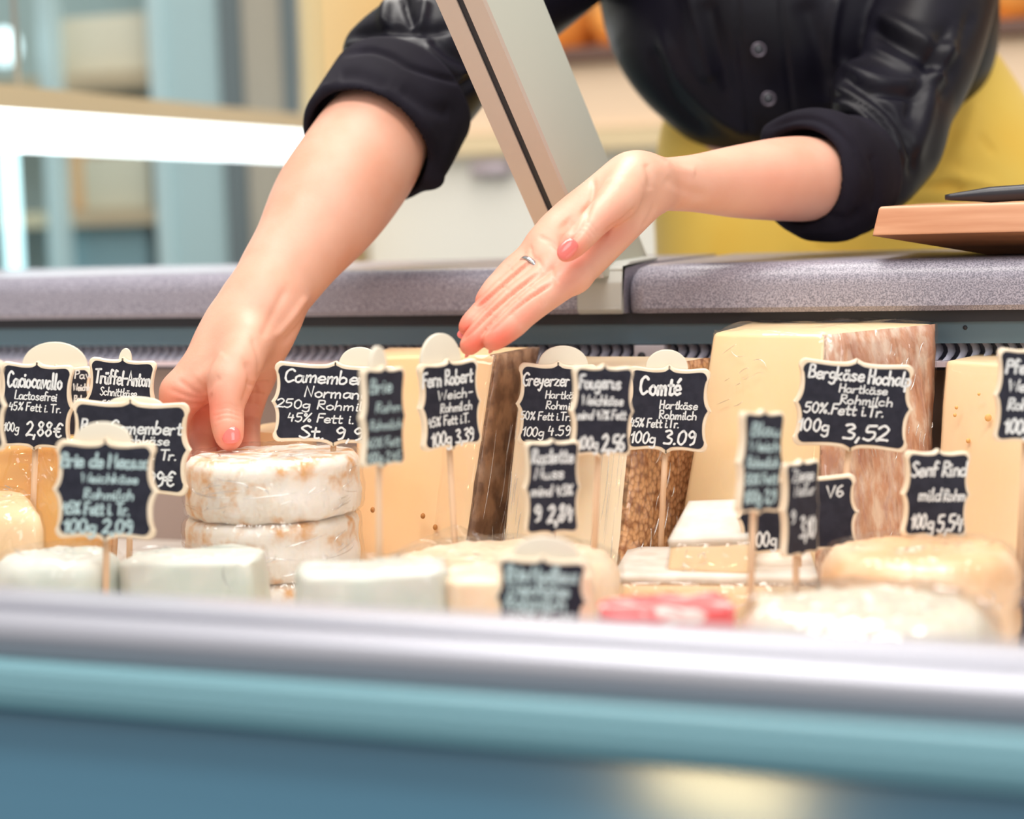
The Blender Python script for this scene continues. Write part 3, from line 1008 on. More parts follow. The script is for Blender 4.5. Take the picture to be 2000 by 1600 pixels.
# ------------------------------------------------------------------ cutting board
wood = mat('board_wood', (230, 176, 142), 0.45, c2=(208, 148, 114), scale=14, lo=0.35, hi=0.68, stretch=(0.6, 2, 9), detail=6, c3=(184, 112, 86), scale3=2.6, lo3=0.58, hi3=0.72)
bx0 = P(1708, 430, 1.315)
by0 = bx0[1]
zt, zm, zb = P(1708, 404, 1.315)[2], P(1708, 462, 1.315)[2], 0.9525
x0, x1 = bx0[0], bx0[0] + 0.42
y0, y1 = by0, by0 + 0.15
g = G()
n = 12
top_ = [(x0 + 0.003, y0, zt), (x1, y0, zt), (x1, y1, zt), (x0 + 0.003, y1, zt)]
mid_ = [(x0 - 0.002, y0 - 0.0, zm), (x1, y0 - 0.0, zm), (x1, y1, zm), (x0 - 0.002, y1, zm)]
bot_ = [(x0 + 0.065, y0 + 0.05, zb), (x1, y0 + 0.05, zb), (x1, y1 - 0.02, zb), (x0 + 0.065, y1 - 0.02, zb)]
board = thing('cutting_board', 'thick reddish wooden cutting board with chamfered underside on the worktop', 'cutting board', (x0 + 0.2, y0 + 0.07, zb))
o = G().hexa(mid_, top_).make('board', wood, board)
bevel_obj(o, 0.0022, 3)
G().hexa(bot_, [(p[0], p[1], p[2] + 0.0005) for p in mid_]).make('chamfered_base', mat('board_wood_shaded', (140, 92, 56), 0.6, c2=(112, 70, 42), scale=14, stretch=(0.6, 2, 9)), board, smooth=False)  # darker copy of the board wood, underside shade painted into the colour
q = P(1852, 401, 1.37)
kn = thing('serving_slicer', 'dark rounded handle lying on the wooden cutting board', 'tool', (q[0] + 0.08, q[1] + 0.02, zt))
pts = [np.array([q[0] + 0.003 + 0.02 * i, y0 + 0.05, zt + 0.0045 + 0.0006 * i]) for i in range(8)]
G().tube(catmull(pts, 4), [0.0018 + 0.0032 * min(1, i / 6) + 0.00005 * i for i in range(29)], 14).make('handle', mat('black_plastic', (34, 34, 44), 0.35), kn)
# ------------------------------------------------------------------ chalk signs
GL = {
 'a': (5, "4,4.5 2.5,5.2 .8,4 .7,1.2 2,0 3.6,1.5 4.2,5 4.2,1 5,0"), 'b': (4.8, "1,10 .8,5 .8,.6 2.5,0 4,1.5 4,3.8 2.5,5 .9,3.6"),
 'c': (4.6, "4,4.3 2.6,5.2 .9,3.8 .8,1.2 2.4,0 4.2,.9"), 'd': (5, "4,4 2.3,5.2 .7,3.5 .8,1 2.3,0 3.9,2;4.4,10 4.2,5 4.3,0"),
 'e': (4.6, ".8,2.6 4,2.9 3.6,4.8 2.2,5.2 .8,3.5 .9,1 2.4,0 4.2,.8"), 'f': (4, "4,9.3 2.8,10 1.9,8.5 1.8,0;.5,5.2 3.6,5.4"),
 'g': (4.8, "4,4.4 2.3,5.2 .8,3.8 1,1.5 2.5,.8 3.9,2.2;4.1,5 4.1,-2 2.6,-3.8 .8,-2.8"), 'h': (4.8, ".9,10 .8,0;.9,3.5 2.6,5.2 3.9,4 4,0"),
 'i': (2.2, "1,5 1,.6 1.6,0;1,7.3 1.15,7.9"), 'k': (4.6, ".8,10 .8,0;!3.8,5.2 1,2.4 4,0"), 'l': (2.4, ".9,10 .8,1 1.6,0"),
 'm': (6.4, ".7,5 .8,0;.8,3.5 2.2,5.2 3,4 3,0;3,3.5 4.6,5.2 5.4,4 5.5,0"), 'n': (4.7, ".8,5 .8,0;.8,3.4 2.5,5.2 3.7,4 3.8,0"),
 'o': (4.8, "2.4,5.2 .8,3.8 .8,1.4 2.4,0 4,1.4 4,3.8 2.6,5.2"), 'p': (4.8, ".9,5 .8,-4;.8,3.6 2.5,5.2 4,3.6 3.9,1.4 2.4,0 .9,1"),
 'r': (4, ".8,5 .9,0;.9,3 2.2,5 3.6,4.9"), 's': (4.2, "3.6,4.6 2.2,5.2 .9,4 2.3,2.7 3.6,1.3 2.3,0 .6,.7"),
 't': (3.8, "1.8,8.5 1.7,1 2.6,0 3.4,.4;.4,5.3 3.4,5.5"), 'u': (4.8, ".8,5 .9,1.2 2.2,0 3.6,1.3 3.9,5 3.9,.6 4.5,0"),
 'v': (4.4, "!.6,5 2.2,0 3.9,5"), 'w': (6, "!.5,5 1.6,0 2.9,4 4.2,0 5.4,5"), 'x': (4.4, "!.6,5 3.8,0;!3.8,5.2 .6,0"),
 'y': (4.6, ".8,5 1.2,2.2 2.6,1.8;4,5 3.2,0 1.6,-3.8 .5,-3.2"), 'z': (4.5, "!.6,5 3.8,5 .6,0 4,0"),
 'C': (5.6, "5,8.5 3.5,10 1.2,8 .8,3 2.4,0 5,1.5"), 'L': (4.8, "!1,10 .8,0 4.4,.2"), 'T': (5.4, "!.2,9.7 5.4,10;2.8,10 2.6,0"),
 'A': (5.4, "!.4,0 2.8,10 5,0;1.2,3.5 4.4,3.8"), 'S': (4.9, "4.4,8.8 2.8,10 .9,8 2.6,5.4 4.3,2.6 2.5,0 .5,1.2"),
 'B': (5, "1,10 .9,0;1,9.8 3.6,9.6 3.8,6.2 1.2,5.4 4.4,4.2 4.2,.8 .9,0"), 'R': (5, "1,10 .9,0;.8,9.8 3.8,9.8 4,6.2 1.1,5.2 4.5,0"),
 'F': (4.8, "1,9.8 .9,0;1,9.8 4.6,10;1,5.3 3.8,5.5"), 'N': (5.4, "!.8,0 1,10 4.4,0 4.6,10"), 'G': (5.6, "5,8.6 3.4,10 1,7.5 1,2.5 3,0 5,1.4 5,4.4 3.2,4.4"),
 'H': (5.4, ".9,10 .8,0;4.6,10 4.5,0;.9,5 4.5,5.2"), 'M': (6.2, "!.6,0 1,10 3,3.5 5,10 5.4,0"), 'P': (5, "1,10 .9,0;.8,9.8 3.8,9.8 4.2,6.4 1.1,5"),
 'W': (7, "!.4,10 1.6,0 3.4,8 5.2,0 6.6,10"), 'D': (5.4, "1,10 .9,0;1,10 4.2,9 4.6,4 3,.4 .9,0"),
 '0': (5, "2.5,10 .9,7.5 .8,2.5 2.4,0 4,2.5 4.1,7.5 2.7,10"), '1': (3, "!.4,6.5 2,10 2,0"), '2': (4.9, ".7,8 2.4,10 4,8 3.4,5 .6,0 2.4,.6 4.4,.3"),
 '3': (4.7, ".8,9.2 2.6,10 3.8,8 1.9,5.5 4,3.6 3.4,.6 .5,.6"), '4': (5, "!1.6,9 .8,4 4.2,4.4;3.6,7 3.3,0"), '5': (4.8, "!4,10 1.2,9.6;1.2,9.6 1,5.8 3.6,5.6 4,2.6 2.4,0 .5,.9"),
 '6': (4.8, "3.6,9.6 1.6,7.5 .8,3 2.2,0 4,2 3.2,4.6 1,3.6"), '7': (4.6, "!.6,9.8 4.2,10 1.6,0"), '8': (4.8, "3.8,8.6 2.4,10 1,8.2 2.4,5.4 4,2.6 2.4,0 .8,2.4 2.6,5.4 3.8,8.6"),
 '9': (4.8, "3.9,7.6 2.4,10 .9,7.6 2,5.2 3.8,7;3.9,8 3.6,2 2,0"), '%': (5.6, "1.4,9.6 .6,7.8 1.6,6.4 2.2,8.2 1.4,9.6;!4.8,10 .8,0;4.2,3.4 3.4,1.6 4.4,.2 5,1.8 4.2,3.4"),
 '€': (5.2, "4.8,8.8 3,10 1.4,6 1.8,1.5 3.4,0 4.8,1.2;.2,6 3.6,6.2;.2,3.8 3.4,4"), ',': (2.2, "1.2,.8 .6,-2.4"), '.': (2, ".8,.2 1.1,.5"),
 'V': (5, "!.4,10 2.4,0 4.6,10"), 'Z': (5, "!.6,10 4.4,10 .5,0 4.6,0"), 
 '-': (4, "!.5,4.6 3.4,4.8"), ' ': (2.8, ""), 'é': (4.6, ".8,2.6 4,2.9 3.6,4.8 2.2,5.2 .8,3.5 .9,1 2.4,0 4.2,.8;2.4,7 3.8,9"),
}
for k_, b_ in (('ä', 'a'), ('ö', 'o'), ('ü', 'u')):
    GL[k_] = (GL[b_][0], GL[b_][1] + ";1.4,7.2 1.5,7.9;3.2,7.3 3.3,8")
GLP = {}
for k_, (w_, s_) in GL.items():
    st = []
    for part in s_.split(';'):
        if not part:
            continue
        sharp = part.startswith('!')
        pts = [tuple(float(q) for q in c_.split(',')) for c_ in part.lstrip('!').split(' ')]
        st.append(pts if sharp or len(pts) < 3 else [tuple(q) for q in catmull([(a_, b_, 0) for a_, b_ in pts], 5)])
    GLP[k_] = (w_, [[(q[0], q[1]) for q in l_] for l_ in st])

rng = random.Random(4)


def ribbon(v, f, pts, hw, to3):
    """one chalk stroke as a flat ribbon with round ends"""
    pts = [np.array(p) for p in pts]
    n = len(pts)
    L_, R_ = [], []
    for i, p in enumerate(pts):
        t = pts[min(i + 1, n - 1)] - pts[max(i - 1, 0)]
        l_ = np.hypot(*t) or 1.0
        nn = np.array([-t[1], t[0]]) / l_
        k = hw * (1 + 0.14 * math.sin(i * 1.3 + p[0]))
        L_.append(p + nn * k)
        R_.append(p - nn * k)

    def cap(c_, t, a):
        t = t / (np.hypot(*t) or 1)
        nn = np.array([-t[1], t[0]])
        return [c_ + hw * (t * math.sin(u) + nn * math.cos(u)) for u in (0.5, 1.05, 1.57, 2.1, 2.64)]
    c0 = cap(pts[0], pts[0] - pts[1], 0)
    c1 = cap(pts[-1], pts[-1] - pts[-2], 0)
    b0 = len(v)
    for i in range(n):
        v += [to3(L_[i], 0.0), to3(R_[i], 0.0)]
    for i in range(n - 1):
        f.append((b0 + 2 * i, b0 + 2 * i + 1, b0 + 2 * i + 3, b0 + 2 * i + 2))
    b1 = len(v)
    v += [to3(q, 0.0) for q in c0]
    f.append((b0 + 1,) + tuple(b1 + i for i in range(5)) + (b0,))
    b2 = len(v)
    v += [to3(q, 0.0) for q in c1]
    f.append((b0 + 2 * n - 2,) + tuple(b2 + i for i in range(5)) + (b0 + 2 * n - 1,))


def outline(hw, hh, n=7):
    """scalloped plaque outline, half sizes hw, hh"""
    c_ = min(hw, hh)
    q = [(hw, 0), (hw - .07 * c_, .10 * hh + 0.02 * c_), (hw - .115 * c_, .30 * hh), (hw - .115 * c_, .52 * hh), (hw - .085 * c_, .70 * hh), (hw - .055 * c_, hh - .24 * c_),
         (hw - .075 * c_, hh - .14 * c_), (hw - .16 * c_, hh - .07 * c_), (hw - .32 * c_, hh - .075 * c_), (hw * .42, hh - .105 * c_), (hw * .16, hh - .09 * c_), (hw * .05, hh - .035 * c_), (0, hh)]
    q1 = [(p[0], p[1]) for p in catmull([(a_, b_, 0) for a_, b_ in q], 3)]
    pts = list(q1)
    pts += [(-x_, y_) for x_, y_ in reversed(q1[:-1])]
    pts += [(-x_, -y_) for x_, y_ in q1[1:]]
    pts += [(x_, -y_) for x_, y_ in reversed(q1[1:-1])]
    return pts


wood_cream = mat('sign_wood_cream', (246, 230, 206), 0.55, c2=(238, 218, 190), scale=60)
stick_m = mat('stick_wood', (226, 190, 156), 0.6, c2=(206, 166, 130), scale=80, stretch=(1, 1, 0.2))
slate = mat('slate_navy', (32, 34, 48), 0.6, c2=(41, 43, 57), scale=160, spec=0.3)
chalk = mat('chalk_white', (236, 240, 242), 0.6)


def sign(label, cx, cy, d, wpx, hpx, lines, tilt=0.0, yaw=0.0, stick=(0, None), disc=None, chw=None, chalkm=None, sw=1.0, stickpx=None, group='chalkboard price signs', stick_r=0.0019, split=False):
    """cx, cy: pixel of the sign's middle; wpx, hpx: its size there; lines: (text, px left, py baseline, cap height px, width px)"""
    k = d / FPX
    c_ = P(cx, cy, d)
    th = math.radians(yaw)
    F0 = np.array([-math.sin(TH), math.cos(TH), 0])
    a1 = R0 * math.cos(th) + F0 * math.sin(th)          # along the board
    nn = np.array([a1[1], -a1[0], 0])                     # towards the shopper
    zz = np.array([0, 0, 1.0])
    ti = math.radians(tilt + 1.9)
    ex = a1 * math.cos(ti) - zz * math.sin(ti)
    ez = a1 * math.sin(ti) + zz * math.cos(ti)
    cs = max(0.25, math.cos(th))
    hw, hh = wpx * k / 2 / cs, hpx * k / 2
    foot_t = (c_[2] - DECK - 0.001) / ez[2]
    foot = c_ - ez * foot_t
    t = thing('price_sign', label, 'sign', foot, group)
    ol = outline(hw, hh)

    def to(p, y):
        return c_ + ex * p[0] + ez * p[1] + nn * y
    TH_ = 0.0040
    fr = [to(p, 0.0) for p in ol] + [to(p, TH_ - 0.0008) for p in ol] + [to((p[0] - math.copysign(0.0007, p[0]), p[1] - math.copysign(0.0007, p[1])), TH_) for p in ol]
    n = len(ol)
    f = [tuple(range(n))]
    for r_ in (0, 1):
        f += [(r_ * n + i, r_ * n + (i + 1) % n, (r_ + 1) * n + (i + 1) % n, (r_ + 1) * n + i) for i in range(n)]
    f.append(tuple(2 * n + i for i in range(n)))
    smooth_angle(mk('frame', fr, f, wood_cream, t), 40)
    ins = 0.095 * min(hw, hh)
    il = outline(hw - ins, hh - ins)
    v = [to(p, TH_ - 0.001) for p in il] + [to(p, TH_ + 0.0003) for p in il]
    f = [tuple(range(n)), tuple(n + i for i in range(n))] + [(i, (i + 1) % n, n + (i + 1) % n, n + i) for i in range(n)]
    mk('slate', v, f, slate, t, smooth=False)
    # handwriting
    v, f = [], []
    for (txt, lx, ly, cap, wd) in lines:
        adv = sum(GLP[ch][0] for ch in txt)
        sx, sy = wd / adv, cap / 10.0
        pen = 0.0
        hwid = 0.95 * sw * min(2.6, max(1.15, cap * 0.075))
        for ch in txt:
            w_, st = GLP[ch]
            jx, jy, sl = rng.uniform(-.3, .3), rng.uniform(-.35, .35), rng.uniform(0.04, 0.12)
            for s_ in st:
                pp = []
                for (x_, y_) in s_:
                    qx = lx + (pen + x_ + jx + (y_) * sl) * sx - cx
                    qy = -(ly - (y_ + jy) * sy - cy)
                    pp.append((qx * k / cs, qy * k))
                ribbon(v, f, pp, hwid * k, lambda p, y: to(p, TH_ + 0.0005))
            pen += w_
        if split and v:
            mk('lettering', v, f, chalkm or chalk, t, smooth=False)
            v, f = [], []
    if v:
        mk('lettering', v, f, chalkm or chalk, t, smooth=False)
    # stick
    G().tube([foot, foot + (c_ - ez * hh * 0.6 - foot) * 0.5 - nn * 0.0, c_ - ez * hh * 0.6 - nn * 0.0005], stick_r, 12).make('stick', stick_m, t)
    if disc:
        dx, dw, dtop = disc                      # pixels: centre x, width, top y
        rx, rz = dw * k / 2 / cs, (cy - hpx / 2 + 14 - dtop) * k
        z0 = hh - 14 * k
        pts = []
        for i in range(21):
            an = math.pi * i / 20
            pts.append(((dx - cx) * k / cs + rx * math.cos(an), z0 + rz * math.sin(an) ** 0.85))
        v = [to(p, -0.0004) for p in pts] + [to(p, -0.0032) for p in pts]
        m_ = len(pts)
        f = [tuple(range(m_)), tuple(m_ + i for i in range(m_))] + [(i, (i + 1) % m_, m_ + (i + 1) % m_, m_ + i) for i in range(m_)]
        bevel_obj(mk('backing_disc', v, f, mat('disc_cream', (232, 224, 206), 0.5), t), 0.0006, 2)
    return t


sign('price sign cut off at the frame edge beside the lactose free cheese sign', -58, 792, 1.15, 146, 186, [])
sign('slate sign reading Caciocavallo Lactosefrei, 2,88 €', 72, 792, 1.25, 150, 176,
     [('Caciocavallo', 16, 756, 30, 106), ('Lactosefrei', 30, 780, 17, 84), ('45% Fett i. Tr.', 20, 802, 16, 103), ('100g', 12, 844, 17, 30), ('2,88€', 54, 850, 27, 70)], tilt=3.5)
sign('slate sign half hidden behind the Caciocavallo sign, under a wide cream disc', 112, 786, 1.35, 150, 152, [('Pavé', 148, 738, 15, 40), ('Weichkäse', 146, 762, 13, 50), ('Rohmilch', 146, 784, 13, 46)], disc=(108, 130, 668))
sign('slate sign reading Trüffel-Anton Schnittkäse, beside the reaching hand', 238, 782, 1.27, 138, 172,
     [('Trüffel-Anton', 186, 750, 27, 108), ('Schnittkäse', 197, 773, 16, 72), ('50% Fett', 201, 798, 16, 60)], tilt=4, disc=(240, 26, 680))
sign('slate sign reading Camembert Weichkäse, cream disc on top, before the hand', 256, 874, 1.205, 238, 196,
     [('Brie Camembert', 158, 845, 25, 198), ('Weichkäse', 212, 866, 18, 120), ('45% Fett i. Tr.', 180, 895, 20, 168), ('100g 1,99€', 190, 946, 28, 154)], tilt=2, disc=(263, 104, 774), sw=1.05)
sign('blurred slate sign reading Brie de Meaux, on the white brie at the rail', 208, 956, 1.105, 206, 206,
     [('Brie de Meaux', 120, 911, 27, 168), ('Weichkäse', 160, 941, 18, 112), ('Rohmilch', 166, 973, 19, 98), ('45% Fett i. Tr.', 124, 1004, 24, 132), ('100g 2,09', 126, 1040, 27, 138)],
     tilt=1.5, disc=(200, 112, 824), sw=1.25, chalkm=mat('chalk_teal', (190, 216, 220), 0.6))
sign('slate sign reading Camembert Normandie, St. 9, beside the hand and stack', 654, 788, 1.25, 246, 168,
     [('Camembert', 554, 748, 25, 172), ('Normandie', 594, 776, 20, 152), ('250g Rohmilch', 538, 799, 17, 206), ('45% Fett i. Tr.', 562, 825, 17, 176), ('St. 9,99', 586, 857, 24, 150)], tilt=2.5, disc=(700, 84, 676), sw=1.12)
sign('narrow blurred slate sign turned aside, in front of the Camembert Normandie sign', 741, 814, 1.085, 78, 200,
     [('Brie', 712, 766, 26, 40), ('Rahm', 722, 804, 18, 46), ('Rohmilch', 712, 838, 18, 58), ('60% Fett', 708, 872, 18, 60), ('100g 2,45', 708, 902, 20, 60)], tilt=1.5, yaw=52, disc=(742, 30, 676), sw=1.1, chalkm=MATS['chalk_teal'])
sign('slate sign reading Rohmilch, 3,39, with a tall cream disc under the fingertips', 874, 790, 1.18, 118, 180,
     [('Fern Robert', 820, 750, 28, 96), ('Weich-', 848, 778, 18, 66), ('Rohmilch', 850, 803, 17, 62), ('45% Fett i.T.', 826, 828, 18, 80), ('100g 3,39', 830, 866, 26, 84)], tilt=-3, yaw=38, disc=(868, 76, 650), sw=1.1)
sign('slate sign reading Greyerzer Hartkäse, 4.59', 1088, 790, 1.245, 162, 172,
     [('Greyerzer', 1018, 753, 25, 92), ('Hartkäse', 1063, 777, 15, 74), ('Rohmilch', 1064, 798, 15, 74), ('50% Fett i.Tr.', 1017, 820, 16, 98), ('100g', 1020, 852, 18, 44), ('4.59', 1070, 849, 19, 46)], tilt=1.5, disc=(1098, 98, 675))
sign('blurred slate sign reading Fougerus, 2,56, between the Greyerzer and Comté signs', 1172, 802, 1.14, 126, 184,
     [('Fougerus', 1121, 758, 26, 84), ('Weichkäse', 1128, 790, 19, 82), ('mind 47% Fett', 1120, 818, 18, 98), ('100g', 1124, 876, 24, 40), ('2,56', 1170, 880, 32, 48)], tilt=2.5, yaw=22, sw=1.2)
sign('slate sign reading Comté Hartkäse Rohmilch, 3.09', 1303, 799, 1.245, 172, 176,
     [('Comté', 1246, 770, 34, 80), ('Hartkäse', 1286, 797, 16, 74), ('Rohmilch', 1286, 817, 16, 74), ('45% Fett i.Tr.', 1230, 834, 17, 96), ('100g', 1232, 866, 22, 50), ('3.09', 1296, 866, 27, 66)], tilt=2.2, disc=(1299, 84, 683), sw=1.1)
sign('blurred narrow slate sign standing lower, before the Greyerzer sign', 1075, 951, 1.10, 112, 190,
     [('Raclette', 1032, 902, 26, 82), ('Nuss', 1036, 932, 22, 60), ('mind 45%', 1032, 966, 20, 82), ('9', 1036, 1016, 30, 16), ('2,84', 1064, 1018, 32, 50)], tilt=0.5, yaw=18, sw=1.2)
sign('wide blurred slate sign sunk behind the front rail, under a round cream disc', 1056, 1166, 0.985, 186, 168,
     [('Brie Moelleux', 984, 1132, 28, 140), ('Weichkäse', 990, 1160, 24, 120), ('Rohmilch', 986, 1186, 24, 120), ('45% Fett', 990, 1214, 24, 130)], tilt=3, disc=(1062, 134, 1046), sw=1.5, chalkm=MATS['chalk_teal'])
sign('grey blurred slate sign turned aside, before the tallest cheese block', 1478, 902, 1.06, 96, 206,
     [('Blau', 1446, 850, 24, 66), ('Weich', 1446, 880, 20, 66), ('Rohmilch', 1442, 912, 20, 70), ('50% Fett', 1440, 944, 20, 70), ('100g 2,9', 1440, 980, 24, 70)], tilt=4, yaw=42, sw=1.5, chalkm=MATS['chalk_teal'])
sign('brownish blurred slate sign turned aside beside the grey one', 1556, 992, 1.09, 82, 192,
     [('Ziege', 1530, 938, 24, 50), ('Natur', 1534, 966, 20, 48), ('9', 1526, 1018, 24, 12), ('3,10', 1548, 1050, 40, 36)], tilt=0.5, yaw=46, sw=1.2)
sign('slate sign mostly hidden behind two blurred signs, below the Bergkäse sign', 1556, 1004, 1.165, 240, 160,
     [('100g', 1462, 1062, 28, 50), ('V6', 1612, 972, 22, 36)], tilt=-3, split=True)
sign('slate sign reading Bergkäse Hochalp, 3,52, on the tallest cheese block', 1665, 791, 1.195, 234, 184,
     [('Bergkäse', 1570, 742, 25, 110), ('Hochalp', 1688, 746, 27, 84), ('Hartkäse', 1632, 766, 16, 96), ('Rohmilch', 1636, 788, 17, 104), ('50%.Fett i.Tr.', 1568, 810, 20, 158), ('100g', 1560, 846, 24, 60), ('3,52', 1646, 856, 29, 94)], tilt=4.0, sw=1.15)
sign('slate sign reading Senf, 5,54, before the holey yellow wedge', 1824, 964, 1.14, 140, 178,
     [('Senf Rind', 1768, 928, 28, 114), ('mild', 1786, 976, 24, 46), ('Rohm', 1836, 976, 22, 46), ('100', 1774, 1030, 28, 30), ('g', 1806, 1034, 30, 14), ('5,54', 1826, 1036, 32, 54)], tilt=2, yaw=12, sw=1.05)
sign('blurred slate sign cut off by the frame edge above the holey wedge', 2008, 772, 1.13, 138, 192,
     [('Pfeffer', 1956, 728, 26, 90), ('Weich', 1964, 764, 22, 70), ('Rohm', 1964, 800, 22, 60), ('100g 2,9', 1960, 846, 28, 96)], tilt=1.5, sw=1.2)
# ------------------------------------------------------------------ the assistant
def pc(px, py, d):
    """pixel and depth -> point in the view's own axes (right, up, away)"""
    return np.array([(px - 1000) / FPX * d, (800 - py) / FPX * d, d])


def c2w(v):
    v = np.asarray(v, float)
    return CAM + v[:, :1] * RT + v[:, 1:2] * UP + v[:, 2:3] * FW


class Vol:
    def __init__(s, lo, hi, vox):
        s.lo, s.vox = np.array(lo, float), vox
        s.n = np.ceil((np.array(hi) - s.lo) / vox).astype(int) + 1
        s.ax = [s.lo[i] + np.arange(s.n[i]) * vox for i in range(3)]

    def new(s):
        return np.full(s.n, 0.05, np.float32)

    def sub(s, lo, hi):
        a = np.clip(((np.array(lo) - s.lo) / s.vox).astype(int), 0, s.n)
        b = np.clip(((np.array(hi) - s.lo) / s.vox).astype(int) + 2, 0, s.n)
        return tuple(slice(x, y) for x, y in zip(a, b))

    def cone(s, D, a, b, ra, rb, k=0.004, flat=None, op='u'):
        """smooth-union a round cone into D; flat=(axis vector, factor) squashes it along that direction"""
        m_ = max(ra, rb) * (flat[2] if flat and len(flat) > 2 else 1.0) + 0.03
        sl = s.sub(np.minimum(a, b) - m_, np.maximum(a, b) + m_)
        X, Y, Z = np.meshgrid(*(s.ax[i][sl[i]] for i in range(3)), indexing='ij', sparse=True)
        ba = b - a
        bb = max(float(ba @ ba), 1e-9)
        px, py, pz = X - a[0], Y - a[1], Z - a[2]
        h = np.clip((px * ba[0] + py * ba[1] + pz * ba[2]) / bb, 0, 1)
        qx, qy, qz = px - h * ba[0], py - h * ba[1], pz - h * ba[2]
        d2 = qx * qx + qy * qy + qz * qz
        if flat:
            u = flat[0]
            c_ = qx * u[0] + qy * u[1] + qz * u[2]
            d2 = d2 + c_ * c_ * (flat[1] ** 2 - 1)
        d = (np.sqrt(d2) - (ra + (rb - ra) * h)).astype(np.float32)
        if flat:
            d = d / max(1.0, flat[1] * 0.8)
        E = D[sl]
        if op == 'u':
            hh = np.clip(0.5 + 0.5 * (E - d) / k, 0, 1)
            D[sl] = E * (1 - hh) + d * hh - k * hh * (1 - hh)
        else:
            hh = np.clip(0.5 - 0.5 * (E + d) / k, 0, 1)
            D[sl] = E * (1 - hh) - d * hh + k * hh * (1 - hh)

    def chain(s, D, pts, k=0.004, flat=None, sub=9):
        """a limb along (px, py, depth, radius px) points, resampled to a smooth path, then smooth-joined to D in place"""
        P4 = [np.array([*pc(*p[:3]), p[3] * p[2] / FPX]) for p in pts]
        if len(P4) > 2:
            P4 = catmull(P4, sub)
        P4 = np.array(P4)
        m_ = P4[:, 3].max() * (flat[1] if flat and flat[1] < 1 else 1.0) + 0.03 + k
        sl = s.sub(P4[:, :3].min(0) - m_, P4[:, :3].max(0) + m_)
        T = np.full(D[sl].shape, 0.05, np.float32)
        W = Vol.__new__(Vol)
        W.vox, W.ax = s.vox, [s.ax[i][sl[i]] for i in range(3)]
        if 0 in T.shape:
            return
        W.lo, W.n = np.array([W.ax[i][0] for i in range(3)]), np.array(T.shape)
        for p, q in zip(P4[:-1], P4[1:]):
            W.cone(T, p[:3], q[:3], p[3], q[3], 0.0006, flat)
        E = D[sl]
        hh = np.clip(0.5 + 0.5 * (E - T) / k, 0, 1)
        D[sl] = E * (1 - hh) + T * hh - k * hh * (1 - hh)


def smin(A, B_, k):
    h = np.clip(0.5 + 0.5 * (A - B_) / k, 0, 1)
    return A * (1 - h) + B_ * h - k * h * (1 - h)


def surfnet(D, lo, vox):
    S = D < 0
    cnt = np.zeros(tuple(np.array(D.shape) - 1), np.int8)
    cor = [(i, j, k) for i in (0, 1) for j in (0, 1) for k in (0, 1)]
    n = D.shape
    for (i, j, k) in cor:
        cnt += S[i:n[0] - 1 + i, j:n[1] - 1 + j, k:n[2] - 1 + k]
    act = (cnt > 0) & (cnt < 8)
    I = np.argwhere(act)
    idx = np.full(act.shape, -1, np.int64)
    idx[act] = np.arange(len(I))
    acc, c_ = np.zeros((len(I), 3)), np.zeros((len(I), 1))
    for a in cor:
        for ax in range(3):
            if a[ax]:
                continue
            b = list(a)
            b[ax] = 1
            va = D[I[:, 0] + a[0], I[:, 1] + a[1], I[:, 2] + a[2]].astype(float)
            vb = D[I[:, 0] + b[0], I[:, 1] + b[1], I[:, 2] + b[2]].astype(float)
            m_ = (va < 0) != (vb < 0)
            t = np.where(m_, va / np.where(m_, va - vb, 1), 0)
            pos = np.tile(np.array(a, float), (len(I), 1))
            pos[:, ax] += t
            acc += pos * m_[:, None]
            c_[:, 0] += m_
    V = (I + acc / c_) * vox + lo
    F = []
    for ax in range(3):
        o1, o2 = (ax + 1) % 3, (ax + 2) % 3
        A = np.take(S, range(0, n[ax] - 1), ax)
        Bq = np.take(S, range(1, n[ax]), ax)
        ed = np.argwhere(A != Bq)
        ed = ed[(ed[:, o1] > 0) & (ed[:, o2] > 0) & (ed[:, o1] < n[o1] - 1) & (ed[:, o2] < n[o2] - 1)]
        q = []
        for (d1, d2) in ((-1, -1), (0, -1), (0, 0), (-1, 0)):
            e = ed.copy()
            e[:, o1] += d1
            e[:, o2] += d2
            q.append(idx[e[:, 0], e[:, 1], e[:, 2]])
        q = np.stack(q, 1)
        fl = A[ed[:, 0], ed[:, 1], ed[:, 2]]
        q[fl] = q[fl][:, ::-1]
        F.append(q)
    F = np.concatenate(F)
    F = F[(F >= 0).all(1)]
    used = np.unique(F)
    re = np.full(len(V), -1, np.int64)
    re[used] = np.arange(len(used))
    return V[used], re[F]


def relax(V, F, it=3, lam=0.5):
    E = np.concatenate([F[:, [0, 1]], F[:, [1, 2]], F[:, [2, 3]], F[:, [3, 0]]])
    n = len(V)
    deg = np.bincount(np.concatenate([E[:, 0], E[:, 1]]), minlength=n)[:, None]
    for i in range(it):
        l_ = lam if i % 2 == 0 else -lam * 1.02
        if it < 3:
            l_ = lam
        s = np.stack([np.bincount(E[:, 0], V[E[:, 1], a], n) + np.bincount(E[:, 1], V[E[:, 0], a], n) for a in range(3)], 1)
        V = V + l_ * (s / np.maximum(deg, 1) - V)
    return V


def normals(V, F):
    nn = np.cross(V[F[:, 2]] - V[F[:, 0]], V[F[:, 3]] - V[F[:, 1]])
    N = np.stack([sum(np.bincount(F[:, j], nn[:, a], len(V)) for j in range(4)) for a in range(3)], 1)
    N /= np.maximum(np.linalg.norm(N, axis=1, keepdims=True), 1e-12)
    return N


